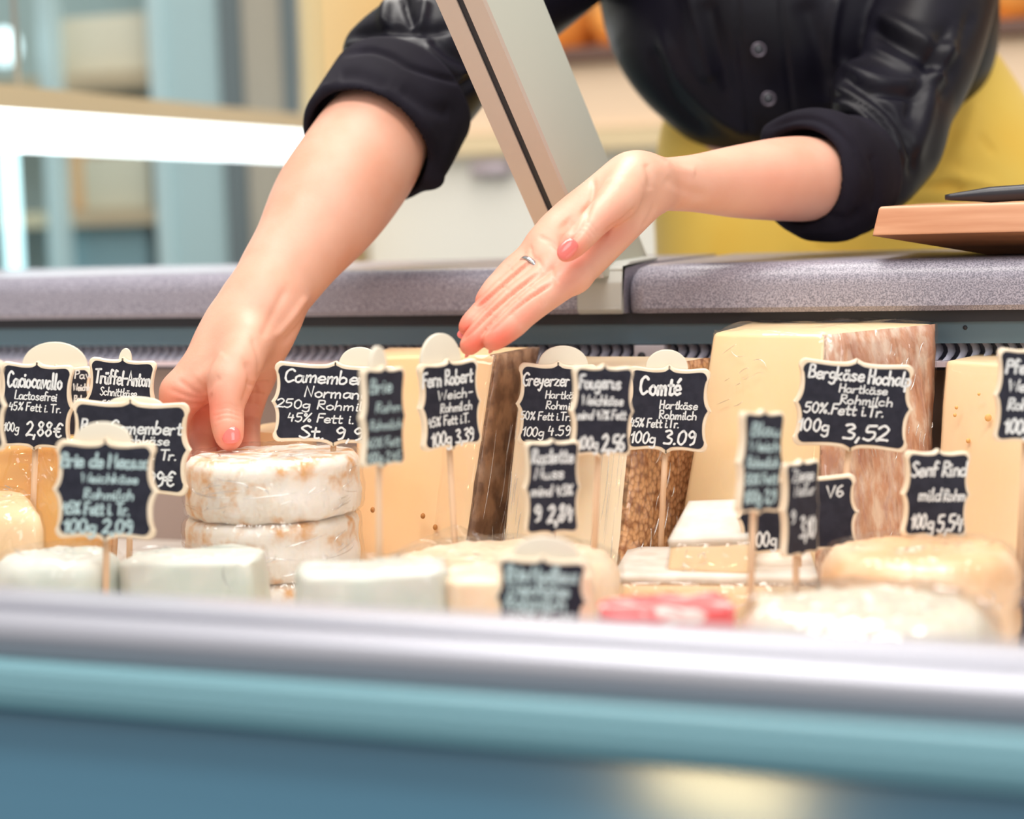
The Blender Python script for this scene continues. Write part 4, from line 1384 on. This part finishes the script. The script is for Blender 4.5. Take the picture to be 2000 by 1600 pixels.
def strokes(V, F, L_, dr=None):
    """push the surface in (or out) along drawn creases: (points px, width px, depth mm, positive = groove)"""
    N = normals(V, F)
    vol = np.einsum('ij,ij->i', V[F[:, 0]], np.cross(V[F[:, 1]], V[F[:, 2]])).sum()
    view = V / np.linalg.norm(V, axis=1, keepdims=True)
    if np.mean((N * view).sum(1)[np.argsort(V[:, 2])[:max(50, len(V) // 20)]]) > 0:
        N = -N
    face = np.clip(-(N * view).sum(1) * 2.5, 0, 1)
    pp = np.stack([1000 + V[:, 0] / V[:, 2] * FPX, 800 - V[:, 1] / V[:, 2] * FPX], 1)
    disp = np.zeros(len(V))
    for it in L_:
        pts, wd, amp = it[:3]
        pts = np.array([q[:2] for q in (catmull([(a, b, 0) for a, b in pts], 5) if len(pts) > 2 else [(a, b, 0) for a, b in pts])], float)
        lo, hi = pts.min(0) - 3 * wd, pts.max(0) + 3 * wd
        sel = np.where((pp[:, 0] > lo[0]) & (pp[:, 0] < hi[0]) & (pp[:, 1] > lo[1]) & (pp[:, 1] < hi[1]))[0]
        if len(it) > 3:
            sel = sel[(V[sel, 2] < it[3])]
        if not len(sel):
            continue
        q = pp[sel]
        best = np.full(len(sel), 1e9)
        tb = np.zeros(len(sel))
        M_ = len(pts) - 1
        for i in range(M_):
            a, b = pts[i], pts[i + 1]
            ba = b - a
            h = np.clip(((q - a) @ ba) / max(ba @ ba, 1e-9), 0, 1)
            d = np.linalg.norm(q - a - h[:, None] * ba, axis=1)
            u = d < best
            best = np.where(u, d, best)
            tb = np.where(u, (i + h) / M_, tb)
        fade = np.clip(np.minimum(tb, 1 - tb) * 5 + 0.25, 0, 1)
        disp[sel] += amp * 0.001 * np.exp(-(best / wd) ** 2) * fade
    return V - N * (disp * face)[:, None]


skin = mat('skin', (229, 177, 155), 0.45, c2=(223, 163, 138), scale=28, lo=0.35, hi=0.7, bump=0.12, bscale=420, sss=0.18, sssr=(0.003, 0.0012, 0.0006), spec=0.4, detail=3,
           c3=(232, 184, 160), scale3=12, lo3=0.5, hi3=0.7)
satin = mat('black_satin', (15, 13, 21), 0.40, c2=(20, 18, 29), scale=15, bump=0.08, bscale=500, spec=0.22)
matte = mat('black_cuff_cloth', (26, 23, 32), 0.8, c2=(32, 29, 39), scale=20, bump=0.15, bscale=900, spec=0.12)
yellow = mat('apron_yellow', (255, 216, 100), 0.75, c2=(255, 210, 90), scale=10, bump=0.12, bscale=700, spec=0.3, sheen=0.2)
nail_m = mat('nail_coral', (242, 120, 112), 0.12, coat=0.8, spec=0.6)
silver = mat('ring_silver', (210, 210, 212), 0.2, metal=1.0)

proot = PZ(1640, 1.72, 0.0)
person = thing('person', 'person in black satin shirt and yellow apron reaching for a camembert, other palm open', 'person', proot)

# ---- the arm that reaches down to the camembert (with its hand)
VX = 0.00125
lo, hi = np.minimum(pc(250, 1000, 1.15), pc(250, 1000, 1.56)), np.maximum(pc(960, 30, 1.15), pc(960, 30, 1.56))
lo[2], hi[2] = 1.19, 1.56
A = Vol(lo, hi, VX)
D = A.new()
zax = np.array([0, 0, 1.0])
A.chain(D, [(860, 60, 1.52, 90), (785, 190, 1.46, 92), (735, 262, 1.427, 108), (700, 318, 1.412, 115), (644, 397, 1.39, 113), (587, 482, 1.365, 92), (540, 551, 1.347, 82), (500, 622, 1.328, 70)], 0.02, (zax, 1.12, 1))
A.chain(D, [(500, 622, 1.328, 70), (470, 655, 1.322, 66), (452, 680, 1.318, 64)], 0.02, (zax, 1.45, 1))
# back of the hand
A.chain(D, [(462, 655, 1.315, 52), (402, 715, 1.305, 46), (352, 765, 1.298, 35)], 0.016)
A.chain(D, [(470, 655, 1.325, 50), (425, 720, 1.33, 44), (388, 780, 1.33, 34)], 0.016)
A.chain(D, [(490, 670, 1.335, 46), (462, 730, 1.35, 42), (430, 785, 1.357, 34)], 0.014)
A.chain(D, [(512, 672, 1.33, 40), (503, 735, 1.352, 36), (478, 790, 1.362, 31)], 0.012)
# thenar mass
A.chain(D, [(482, 672, 1.30, 48), (462, 722, 1.283, 44), (446, 762, 1.275, 35)], 0.012)
FG = A.new()
F1 = [[(350, 768, 1.297, 33), (338, 850, 1.303, 30), (352, 905, 1.294, 26), (372, 935, 1.284, 21)],
      [(388, 782, 1.332, 32), (388, 858, 1.330, 30), (402, 905, 1.308, 26), (418, 930, 1.299, 21)],
      [(430, 790, 1.358, 31), (440, 858, 1.346, 28), (452, 898, 1.320, 25), (462, 920, 1.308, 20)],
      [(480, 790, 1.362, 29), (482, 838, 1.350, 26), (486, 872, 1.324, 23), (490, 890, 1.311, 19)]]
for ch in F1:
    T1 = A.new()
    A.chain(T1, ch, 0.004)
    FG = smin(FG, T1, 0.0015)
D = smin(D, FG, 0.008)
TH1 = A.new()
A.chain(TH1, [(449, 752, 1.276, 37), (444, 785, 1.272, 33), (443, 810, 1.270, 32.5), (445, 832, 1.267, 31), (447, 850, 1.265, 27.5), (448, 858, 1.264, 22)], 0.006)
D = smin(D, TH1, 0.007)
# web between thumb and forefinger
A.chain(D, [(446, 742, 1.283, 20), (400, 760, 1.300, 22), (366, 770, 1.302, 24)], 0.012)
V, F = surfnet(D, A.lo, VX)
V = relax(V, F, 6, 0.5)
CR = [([(418, 803), (444, 797), (470, 806)], 3.0, .55), ([(416, 813), (444, 806), (472, 814)], 2.6, .6), ([(418, 822), (444, 816), (470, 822)], 2.6, .45), ([(420, 796), (444, 790), (468, 798)], 2.5, .35),
      ([(412, 770), (405, 785), (396, 800)], 4, .8), ([(398, 772), (380, 765), (350, 742)], 5, .7), ([(404, 780), (370, 775), (330, 760)], 4, .6), ([(402, 790), (372, 790), (340, 782)], 4, .6),
      ([(478, 705), (490, 735), (484, 765), (474, 790)], 7, 1.2), ([(492, 660), (505, 700), (506, 730)], 5, .6), ([(500, 735), (520, 728), (534, 722)], 3.5, .8), ([(492, 752), (510, 748), (526, 746)], 3.5, .8),
      ([(486, 772), (502, 770), (518, 772)], 3.5, .7), ([(482, 790), (498, 790), (512, 794)], 3.5, .7), ([(480, 812), (492, 812), (506, 816)], 3.5, .6), ([(482, 745), (500, 760), (498, 800)], 4, .6),
      ([(600, 580), (570, 622), (535, 662)], 7, -1.1), ([(618, 596), (588, 634), (552, 672)], 6, .8), ([(560, 560), (530, 620), (512, 660)], 9, .7),
      ([(440, 690), (415, 720), (385, 745)], 12, -1.0), ([(430, 735), (412, 752), (400, 770)], 8, .8)]
V = strokes(V, F, [(c_[0], c_[1], c_[2] * 1.5) for c_ in CR])
armV, armF = c2w(V), F
# ---- the arm held palm up
lo = np.minimum(pc(870, 720, 1.15), pc(870, 720, 1.5))
hi = np.maximum(pc(1760, 230, 1.15), pc(1760, 230, 1.5))
lo[2], hi[2] = 1.17, 1.50
A2 = Vol(lo, hi, VX)
D = A2.new()
A2.chain(D, [(1680, 350, 1.455, 55), (1640, 350, 1.435, 62), (1590, 350, 1.414, 80), (1530, 350, 1.395, 81), (1440, 355, 1.368, 70), (1360, 358, 1.34, 56), (1300, 360, 1.322, 51), (1280, 361, 1.316, 50)], 0.015)
# palm: four metacarpals, hypothenar, thenar
A2.chain(D, [(1268, 378, 1.306, 42), (1215, 445, 1.282, 34), (1160, 505, 1.262, 31), (1122, 540, 1.25, 31)], 0.010)
A2.chain(D, [(1262, 362, 1.312, 42), (1190, 430, 1.285, 34), (1086, 522, 1.256, 28)], 0.012)
A2.chain(D, [(1250, 350, 1.316, 40), (1160, 415, 1.292, 34), (1064, 500, 1.262, 26)], 0.012)
A2.chain(D, [(1240, 345, 1.32, 36), (1140, 405, 1.30, 32), (1056, 474, 1.270, 25)], 0.012)
A2.chain(D, [(1226, 342, 1.306, 36), (1172, 384, 1.290, 34), (1120, 425, 1.283, 30), (1086, 452, 1.276, 25)], 0.014)
A2.chain(D, [(1262, 352, 1.300, 42), (1238, 352, 1.288, 46), (1212, 380, 1.268, 38), (1190, 408, 1.256, 32)], 0.012)
FI = [[(1122, 538, 1.25, 31.5), (1085, 565, 1.241, 30), (1050, 590, 1.232, 29.5), (1020, 615, 1.224, 28), (1000, 634, 1.219, 27.5), (972, 657, 1.212, 24), (962, 666, 1.210, 19)],
      [(1086, 520, 1.256, 27), (1045, 553, 1.247, 26), (1008, 582, 1.238, 26), (980, 608, 1.230, 25), (955, 632, 1.225, 25), (928, 662, 1.218, 22.5), (916, 676, 1.216, 18)],
      [(1064, 500, 1.264, 25), (1025, 533, 1.256, 23.5), (988, 565, 1.248, 23.5), (960, 590, 1.241, 22), (940, 610, 1.237, 21.5), (920, 630, 1.232, 19.5), (911, 640, 1.230, 15)],
      [(1056, 474, 1.272, 24), (1025, 502, 1.268, 21.5), (998, 526, 1.262, 21.5), (975, 549, 1.257, 19.5), (962, 563, 1.254, 19), (947, 582, 1.250, 16.5), (942, 590, 1.249, 13.5)]]
FG = A2.new()
for ch in FI:
    T1 = A2.new()
    A2.chain(T1, ch, 0.003)
    FG = smin(FG, T1, 0.0006)
D = smin(D, FG, 0.006)
TH2 = A2.new()
A2.chain(TH2, [(1214, 385, 1.262, 38), (1184, 413, 1.248, 32), (1160, 436, 1.240, 29), (1142, 456, 1.234, 27), (1122, 476, 1.228, 26), (1110, 489, 1.225, 21), (1104, 496, 1.224, 15)], 0.006)
D = smin(D, TH2, 0.005)
V, F = surfnet(D, A2.lo, VX)
V = relax(V, F, 6, 0.5)
CR = [([(1160, 350), (1158, 375), (1152, 398), (1135, 420)], 5, 1.0), ([(1052, 462), (1075, 472), (1100, 490)], 5, .6), ([(1152, 400), (1140, 440), (1110, 470), (1090, 480)], 6, .8),
      ([(1240, 408), (1220, 428), (1196, 444), (1180, 458)], 4, 1.4), ([(1262, 318), (1270, 345), (1268, 372)], 7, .9), ([(1280, 400), (1268, 425), (1255, 445)], 6, .5),
      ([(1036, 480), (1040, 500), (1046, 508)], 3, .6), ([(1050, 505), (1058, 520), (1060, 530)], 3, .6), ([(1078, 520), (1082, 540), (1090, 552)], 3, .5),
      ([(1038, 560), (1056, 575), (1066, 596)], 2.6, .5), ([(1034, 566), (1050, 582), (1060, 600)], 2.4, .4), ([(994, 610), (1010, 622), (1018, 640)], 2.4, .45),
      ([(995, 565), (1005, 575), (1016, 588)], 2.4, .45), ([(955, 612), (965, 620), (972, 632)], 2.2, .35), ([(978, 552), (988, 562), (996, 572)], 2.2, .4), ([(942, 598), (950, 606), (956, 614)], 2.0, .3),
      ([(972, 545), (980, 552), (990, 562)], 2.0, .3), ([(988, 515), (996, 524), (1006, 534)], 2.0, .35),
      ([(1140, 436), (1152, 448), (1162, 462)], 2.6, .4), ([(1146, 430), (1158, 442), (1168, 456)], 2.4, .4), ([(1134, 444), (1146, 456), (1154, 468)], 2.4, .3),
      ([(1075, 556), (1045, 572), (1005, 600), (975, 625), (948, 650)], 3.4, 2.6), ([(1050, 535), (1000, 572), (960, 607), (925, 640), (900, 664)], 3.2, 2.4), ([(1034, 512), (1000, 540), (960, 575), (932, 598)], 3.0, 2.2),
      ([(1300, 312), (1330, 330), (1360, 336)], 10, -.8), ([(1300, 345), (1340, 372), (1380, 384)], 12, .9), ([(1100, 430), (1120, 455), (1100, 480)], 16, 1.2)]
V = strokes(V, F, [(c_[0], c_[1], c_[2] * 1.6) for c_ in CR])
# hidden trunk of the body, joined in the same mesh
TR = Vol([-.1, -.62, 1.40], [.62, .86, 1.95], 0.006)
D = TR.new()
TR.chain(D, [(1500, 330, 1.71, 190), (1520, 60, 1.67, 185), (1480, -300, 1.66, 200)], 0.03)
TR.chain(D, [(1720, 320, 1.71, 190), (1690, 60, 1.67, 185), (1690, -300, 1.66, 200)], 0.03)
TR.chain(D, [(1450, -330, 1.67, 130), (1250, -260, 1.68, 120), (1030, -90, 1.58, 95), (880, 50, 1.52, 86)], 0.03)
TR.chain(D, [(1700, -330, 1.67, 130), (1850, -230, 1.66, 110), (1815, 60, 1.56, 60), (1740, 250, 1.51, 48), (1690, 345, 1.465, 46)], 0.03)
TR.chain(D, [(1580, -400, 1.67, 125), (1568, -520, 1.63, 118), (1562, -640, 1.605, 122)], 0.03)
TR.chain(D, [(1560, -830, 1.60, 196), (1560, -770, 1.585, 190)], 0.03)
TR.chain(D, [(1560, -700, 1.56, 150), (1560, -640, 1.535, 88)], 0.04)
TR.chain(D, [(1560, -790, 1.478, 16), (1560, -742, 1.462, 26)], 0.014)
TR.chain(D, [(1536, -686, 1.484, 10), (1560, -690, 1.478, 13), (1584, -686, 1.484, 10)], 0.008)
for sx in (-1, 1):
    TR.chain(D, [(1560 + sx * 200, -800, 1.60, 26), (1560 + sx * 196, -720, 1.595, 20)], 0.010)
    TR.cone(D, pc(1560 + sx * 74, -800, 1.462), pc(1560 + sx * 84, -800, 1.466), 0.011, 0.010, 0.010, None, 's')
    TR.cone(D, pc(1560 + sx * 76, -800, 1.482), pc(1560 + sx * 78, -800, 1.482), 0.0115, 0.0115, 0.003)
V3, F3 = surfnet(D, TR.lo, 0.006)
V3 = relax(V3, F3, 4, 0.5)
allV = np.concatenate([armV, c2w(V), c2w(V3)])
allF = np.concatenate([armF, F + len(armV), F3 + len(armV) + len(V)])
body = mk('body', allV, allF, skin, person)
# flushed fingertips and knuckles
q_ = allV - CAM
d_ = q_ @ FW
ppx, ppy = 1000 + (q_ @ RT) / d_ * FPX, 800 - (q_ @ UP) / d_ * FPX
fl = np.zeros(len(allV))
for (a_, b_, r_, k_) in ((975, 660, 42, 1), (925, 672, 40, 1), (905, 640, 34, .9), (942, 590, 30, .7), (1112, 488, 34, .8), (449, 860, 34, .8), (1020, 612, 36, .45), (400, 800, 46, .75), (340, 790, 50, .5), (500, 790, 60, .3), (1100, 540, 50, .25), (1200, 445, 40, .3), (1500, 360, 90, .2)):
    fl = np.maximum(fl, k_ * np.exp(-((ppx - a_) ** 2 + (ppy - b_) ** 2) / r_ ** 2))
at = body.data.attributes.new('flush', 'FLOAT', 'POINT')
at.data.foreach_set('value', fl.astype(np.float32))
nt = skin.node_tree
bs = nt.nodes['Principled BSDF']
src = bs.inputs['Base Color'].links[0].from_socket
an = nt.nodes.new('ShaderNodeAttribute')
an.attribute_name = 'flush'
mx = nt.nodes.new('ShaderNodeMixRGB')
mx.inputs[2].default_value = lin((238, 122, 100))
nt.links.new(an.outputs['Fac'], mx.inputs[0])
nt.links.new(src, mx.inputs[1])
nt.links.new(mx.outputs[0], bs.inputs['Base Color'])


def cam_vec(v):
    return RT * v[0] + UP * v[1] + FW * v[2]


def nail(px, py, d, adir, nrm, ln, wd, th=0.0012, label=None):
    """adir: along the finger, nrm: away from the nail bed, both in view axes"""
    a = np.array(adir, float)
    a /= np.linalg.norm(a)
    n_ = np.array(nrm, float)
    n_ = n_ - a * (n_ @ a)
    n_ /= np.linalg.norm(n_)
    b = np.cross(a, n_)
    o = c2w(pc(px, py, d)[None])[0]
    g = G().ball((0, 0, 0), ((1, 0, 0), (0, 1, 0), (0, 0, 1)), 24, 14)
    v = []
    for (x_, y_, z_) in g.v:
        # squarish plate: x along, y across, curved over the finger
        sx = math.copysign(abs(x_) ** 0.75, x_)
        sy = math.copysign(abs(y_) ** 0.85, y_)
        zz_ = z_ * th - 0.22 * wd * (y_ * y_) * 1.1
        v.append(o + cam_vec(a) * sx * ln + cam_vec(b) * sy * wd + cam_vec(n_) * zz_)
    return mk('fingernail', v, g.f, nail_m, person, label=label or 'coral painted fingernail')


nail(451, 850, 1.2560, (0.08, -1, -0.30), (0.05, .05, -1), 0.0056, 0.0058)
nail(1109, 487, 1.2175, (-.66, -.72, -.12), (.05, -.12, -1), 0.0072, 0.0052)
nail(964, 679, 1.2125, (-.62, -.74, -.2), (.30, -.9, -.25), 0.0046, 0.0040)
nail(917, 688, 1.2180, (-.62, -.74, -.2), (.30, -.9, -.15), 0.0044, 0.0038)
nail(904, 652, 1.2340, (-.62, -.74, -.2), (-.3, -.9, .3), 0.0036, 0.0032)
# ring on the ring finger
ra, rb = pc(1025, 533, 1.256), pc(1045, 516, 1.260)
ax_ = (rb - ra) / np.linalg.norm(rb - ra)
u_ = np.cross(ax_, [0, 0, 1.0])
u_ /= np.linalg.norm(u_)
w_ = np.cross(ax_, u_)
ctr_ = pc(1036, 524, 1.258)
pts = []
for i in range(41):
    t = 2 * math.pi * i / 40
    pts.append(ctr_ + (u_ * math.cos(t) + w_ * math.sin(t)) * 0.0083)
g = G()
gv, gf = [], []
for i in range(40):
    t = 2 * math.pi * i / 40
    r_ = u_ * math.cos(t) + w_ * math.sin(t)
    for (dr, da) in ((-.0006, -.0016), (.0006, -.0014), (.0009, 0), (.0006, .0014), (-.0006, .0016)):
        gv.append(c2w((ctr_ + r_ * (0.0082 + dr) + ax_ * da)[None])[0])
for i in range(40):
    for k in range(5):
        gf.append((i * 5 + k, i * 5 + (k + 1) % 5, ((i + 1) % 40) * 5 + (k + 1) % 5, ((i + 1) % 40) * 5 + k))
mk('ring', gv, gf, silver, person, label='narrow silver finger ring')

# ---- shirt: trunk with the sleeve of the palm-up arm, and the sleeve behind the post
SVX = 0.0022
lo = np.minimum(pc(1120, 480, 1.36), pc(1120, 480, 1.85))
hi = np.maximum(pc(2050, -420, 1.36), pc(2050, -420, 1.85))
lo[2], hi[2] = 1.36, 1.86
S1 = Vol(lo, hi, SVX)
D = S1.new()
S1.chain(D, [(1372, -420, 1.68, 236), (1400, -150, 1.665, 236), (1412, 0, 1.655, 236), (1452, 80, 1.655, 215), (1462, 140, 1.66, 168)], 0.03)
S1.chain(D, [(1690, -420, 1.68, 240), (1715, -100, 1.665, 228), (1722, 40, 1.66, 224), (1740, 70, 1.665, 205)], 0.04)
S1.chain(D, [(1570, -300, 1.665, 235), (1570, 60, 1.655, 225), (1600, 95, 1.66, 195)], 0.04)
SL = S1.new()
S1.chain(SL, [(1840, -300, 1.65, 130), (1838, -100, 1.60, 120), (1822, 20, 1.565, 116), (1790, 130, 1.53, 112), (1746, 232, 1.50, 99), (1702, 312, 1.475, 88), (1668, 345, 1.462, 86)], 0.02)
S1.chain(SL, [(1700, 300, 1.47, 80), (1690, 210, 1.475, 62), (1672, 165, 1.50, 45)], 0.02)
S1.chain(SL, [(1750, 250, 1.49, 85), (1775, 300, 1.49, 55), (1740, 355, 1.475, 40)], 0.02)
D = smin(D, SL, 0.006)
V, F = surfnet(D, S1.lo, SVX)
V = relax(V, F, 4, 0.5)
fold = [([(1715, 30), (1790, 70), (1870, 110)], 16, -5), ([(1700, 55), (1780, 100), (1850, 140)], 13, 5), ([(1640, 125), (1690, 150), (1760, 165), (1840, 150)], 13, -4.5), ([(1650, 150), (1710, 178), (1790, 185)], 10, 4.5),
        ([(1615, 170), (1680, 195), (1740, 250), (1760, 320)], 13, -5), ([(1625, 200), (1680, 225), (1715, 280), (1722, 350)], 10, -5), ([(1640, 215), (1690, 260), (1700, 330)], 8, 5),
        ([(1660, 170), (1730, 215), (1775, 290), (1780, 340)], 10, 5), ([(1880, 60), (1830, 160), (1800, 260), (1770, 330)], 16, -4), ([(1860, 40), (1800, 150), (1775, 240)], 14, 4),
        ([(1700, 95), (1770, 130), (1850, 165)], 9, -3), ([(1900, 20), (1860, 120), (1830, 200)], 12, 3),
        ([(1440, -20), (1445, 100), (1462, 240), (1470, 300)], 4, 1.6), ([(1524, -20), (1534, 100), (1550, 240), (1556, 300)], 4, 1.6), ([(1290, 60), (1330, 150), (1410, 230), (1480, 270)], 14, -4), ([(1270, 90), (1310, 190), (1380, 260)], 14, 4),
        ([(1380, 0), (1400, 90), (1430, 200)], 18, 4), ([(1340, -40), (1370, 80), (1390, 160)], 18, -5), ([(1570, 0), (1600, 100), (1610, 200)], 22, 4), ([(1640, -10), (1625, 60), (1622, 130)], 10, -3)]
V = strokes(V, F, fold)
sh1 = (c2w(V), F)
lo = np.minimum(pc(600, 420, 1.30), pc(600, 420, 1.75))
hi = np.maximum(pc(1420, -360, 1.30), pc(1420, -360, 1.75))
lo[2], hi[2] = 1.33, 1.78
S2 = Vol(lo, hi, SVX)
D = S2.new()
S2.chain(D, [(1330, -300, 1.69, 180), (1130, -170, 1.63, 165), (985, -40, 1.56, 150), (880, 60, 1.515, 136), (835, 130, 1.49, 132), (800, 180, 1.47, 128)], 0.02)
S2.chain(D, [(720, 95, 1.48, 46), (770, 80, 1.475, 58), (830, 120, 1.47, 66)], 0.02)
V, F = surfnet(D, S2.lo, SVX)
V = relax(V, F, 4, 0.5)
fold = [([(690, 72), (750, 58), (820, 60), (890, 55)], 10, 5), ([(675, 95), (730, 88), (790, 110)], 13, -5), ([(760, -10), (752, 25), (750, 55)], 12, -6), ([(790, -10), (800, 25), (812, 50)], 9, 6),
        ([(830, 0), (825, 30), (812, 60)], 10, -4), ([(820, 90), (870, 130), (910, 150)], 14, -4), ([(840, 70), (890, 110), (930, 120)], 12, 4), ([(860, 170), (900, 165), (930, 150)], 10, 4)]
V = strokes(V, F, fold)
sh2 = (c2w(V), F)
mk('shirt', np.concatenate([sh1[0], sh2[0]]), np.concatenate([sh1[1], sh2[1] + len(sh1[0])]), satin, person)


def capcone(V_, a, b, ra, rb, rnd):
    """capped cone distance with rounded rims"""
    X, Y, Z = np.meshgrid(*V_.ax, indexing='ij', sparse=True)
    ba = b - a
    L_ = np.linalg.norm(ba)
    u = ba / L_
    px, py, pz = X - a[0], Y - a[1], Z - a[2]
    h = px * u[0] + py * u[1] + pz * u[2]
    rad = np.sqrt(np.maximum(px * px + py * py + pz * pz - h * h, 0))
    R_ = ra + (rb - ra) * np.clip(h / L_, -0.5, 1.5)
    dx = rad - R_ + rnd
    dy = np.abs(h - L_ / 2) - L_ / 2 + rnd
    return (np.minimum(np.maximum(dx, dy), 0) + np.sqrt(np.maximum(dx, 0) ** 2 + np.maximum(dy, 0) ** 2) - rnd).astype(np.float32)


# rolled cuff of the reaching arm
CV = 0.0016
lo = np.minimum(pc(570, 400, 1.28), pc(570, 400, 1.6))
hi = np.maximum(pc(960, 50, 1.28), pc(960, 50, 1.6))
lo[2], hi[2] = 1.30, 1.58
K = Vol(lo, hi, CV)
h0, h1 = pc(716, 286, 1.418), pc(782, 190, 1.464)
rpx = 1.43 / FPX
D = capcone(K, h0, h1, 140 * rpx, 147 * rpx, 0.007)
K.chain(D, [(870, 200, 1.47, 46), (850, 300, 1.43, 32), (838, 342, 1.42, 20), (850, 350, 1.42, 14)], 0.018)
u = (h1 - h0) / np.linalg.norm(h1 - h0)
I_ = capcone(K, h0 - u * 0.03, h0 + u * 0.022, 127 * rpx, 122 * rpx, 0.004)
h_ = np.clip(0.5 - 0.5 * (D + I_) / 0.004, 0, 1)
D = D * (1 - h_) - I_ * h_ + 0.004 * h_ * (1 - h_)
V, F = surfnet(D, K.lo, CV)
V = relax(V, F, 4, 0.5)
V = strokes(V, F, [([(668, 108), (720, 98), (765, 110), (800, 130), (860, 150), (920, 165)], 6, 2.4), ([(660, 150), (700, 150), (760, 170)], 14, 2.2), ([(640, 190), (700, 185), (780, 220), (840, 270)], 16, -2.0), ([(700, 205), (790, 262), (850, 330)], 10, 1.4), ([(780, 170), (840, 210), (880, 220)], 14, 2.2), ([(640, 160), (625, 200), (612, 232)], 12, -1.5)])
mk('sleeve_cuff', c2w(V), F, matte, person)

# rolled cuff of the palm-up arm
lo = np.minimum(pc(1440, 500, 1.30), pc(1440, 500, 1.6))
hi = np.maximum(pc(1770, 190, 1.30), pc(1770, 190, 1.6))
lo[2], hi[2] = 1.30, 1.60
K = Vol(lo, hi, CV)
h0, h1 = pc(1566, 344, 1.408), pc(1672, 344, 1.46)
rpx = 1.42 / FPX
D = capcone(K, h0, h1, 118 * rpx, 122 * rpx, 0.012)
K.chain(D, [(1510, 262, 1.425, 22), (1560, 245, 1.41, 26), (1620, 262, 1.41, 40), (1672, 310, 1.42, 44), (1684, 380, 1.42, 40), (1650, 430, 1.42, 36), (1590, 440, 1.42, 20)], 0.014)
u = (h1 - h0) / np.linalg.norm(h1 - h0)
I_ = capcone(K, h0 - u * 0.03, h0 + u * 0.02, 94 * rpx, 88 * rpx, 0.004)
h_ = np.clip(0.5 - 0.5 * (D + I_) / 0.004, 0, 1)
D = D * (1 - h_) - I_ * h_ + 0.004 * h_ * (1 - h_)
V, F = surfnet(D, K.lo, CV)
V = relax(V, F, 4, 0.5)
V = strokes(V, F, [([(1500, 252), (1560, 232), (1610, 240), (1660, 280), (1690, 340)], 7, 2.0), ([(1590, 270), (1640, 320), (1655, 390), (1640, 440)], 14, -2), ([(1610, 420), (1650, 425), (1680, 410)], 9, 2.2), ([(1560, 450), (1620, 452), (1670, 436)], 8, -1.6), ([(1700, 300), (1712, 350), (1706, 410)], 8, 1.8)])
mk('sleeve_cuff', c2w(V), F, matte, person)

# buttons on the placket
for (px, py, d) in ((1482, 97, 1.548), (1501, 193, 1.556)):
    o = c2w(pc(px, py, d)[None])[0]
    v, f = [], []
    for i in range(28):
        t = 2 * math.pi * i / 28
        for k in range(8):
            s_ = 2 * math.pi * k / 8
            r_ = 0.0050 + 0.0009 * math.cos(s_)
            v.append(o + RT * r_ * math.cos(t) + UP * r_ * math.sin(t) - FW * (0.0008 * math.sin(s_)))
    for i in range(28):
        for k in range(8):
            f.append((i * 8 + k, i * 8 + (k + 1) % 8, ((i + 1) % 28) * 8 + (k + 1) % 8, ((i + 1) % 28) * 8 + k))
    bt = mk('button', v, f, mat('button_rim', (96, 88, 98), 0.3, metal=0.6), person)
    G().ball(o + FW * 0.0003, (RT * 0.0045, UP * 0.0045, FW * 0.0008), 20, 8).make('button_face', mat('button_dark', (24, 22, 30), 0.25), bt)

# apron below the shirt
HV = 0.004
lo = np.minimum(pc(1200, 1500, 1.5), pc(1200, 1500, 2.0))
hi = np.maximum(pc(2150, 80, 1.5), pc(2150, 80, 2.0))
lo[2], hi[2] = 1.52, 2.0
H = Vol(lo, hi, HV)
D = H.new()
H.chain(D, [(1490, 190, 1.72, 170), (1502, 330, 1.722, 222), (1510, 520, 1.73, 228), (1520, 900, 1.74, 225), (1520, 1500, 1.75, 215)], 0.03)
H.chain(D, [(1770, 150, 1.72, 165), (1812, 330, 1.722, 226), (1862, 520, 1.73, 236), (1870, 900, 1.74, 230), (1860, 1500, 1.75, 215)], 0.03)
H.chain(D, [(1650, 200, 1.715, 170), (1660, 400, 1.715, 225), (1690, 900, 1.72, 225)], 0.03)
V, F = surfnet(D, H.lo, HV)
V = relax(V, F, 4, 0.5)
V = strokes(V, F, [([(1915, 265), (1928, 285), (1944, 300)], 6, 4), ([(1800, 355), (1850, 345), (1885, 350)], 7, -6), ([(1820, 370), (1860, 368), (1885, 374)], 6, 6), ([(1885, 350), (1920, 358), (1946, 366)], 7, -4), ([(1780, 385), (1820, 378), (1850, 384)], 8, -4),
                   ([(1860, 255), (1840, 300), (1800, 340)], 12, 3), ([(1905, 200), (1890, 260), (1870, 320)], 16, -4), ([(1560, 430), (1590, 470), (1600, 500)], 12, 3)])
mk('apron', c2w(V), F, yellow, person)

# hair, above the frame
HR = Vol([.02, .38, 1.42], [.48, .90, 1.85], 0.006)
D = HR.new()
HR.chain(D, [(1560, -850, 1.615, 214), (1560, -760, 1.625, 212), (1560, -560, 1.665, 120)], 0.03)
for sx in (-1, 1):
    HR.chain(D, [(1560 + sx * 60, -960, 1.55, 80), (1560 + sx * 180, -840, 1.565, 50), (1560 + sx * 205, -700, 1.60, 40), (1560 + sx * 150, -560, 1.65, 60)], 0.03)
V, F = surfnet(D, HR.lo, 0.006)
mk('hair', c2w(relax(V, F, 4, 0.5)), F, mat('hair_brown', (84, 56, 40), 0.5, c2=(60, 38, 28), scale=60, stretch=(1, 1, 0.2), bump=0.4), person)
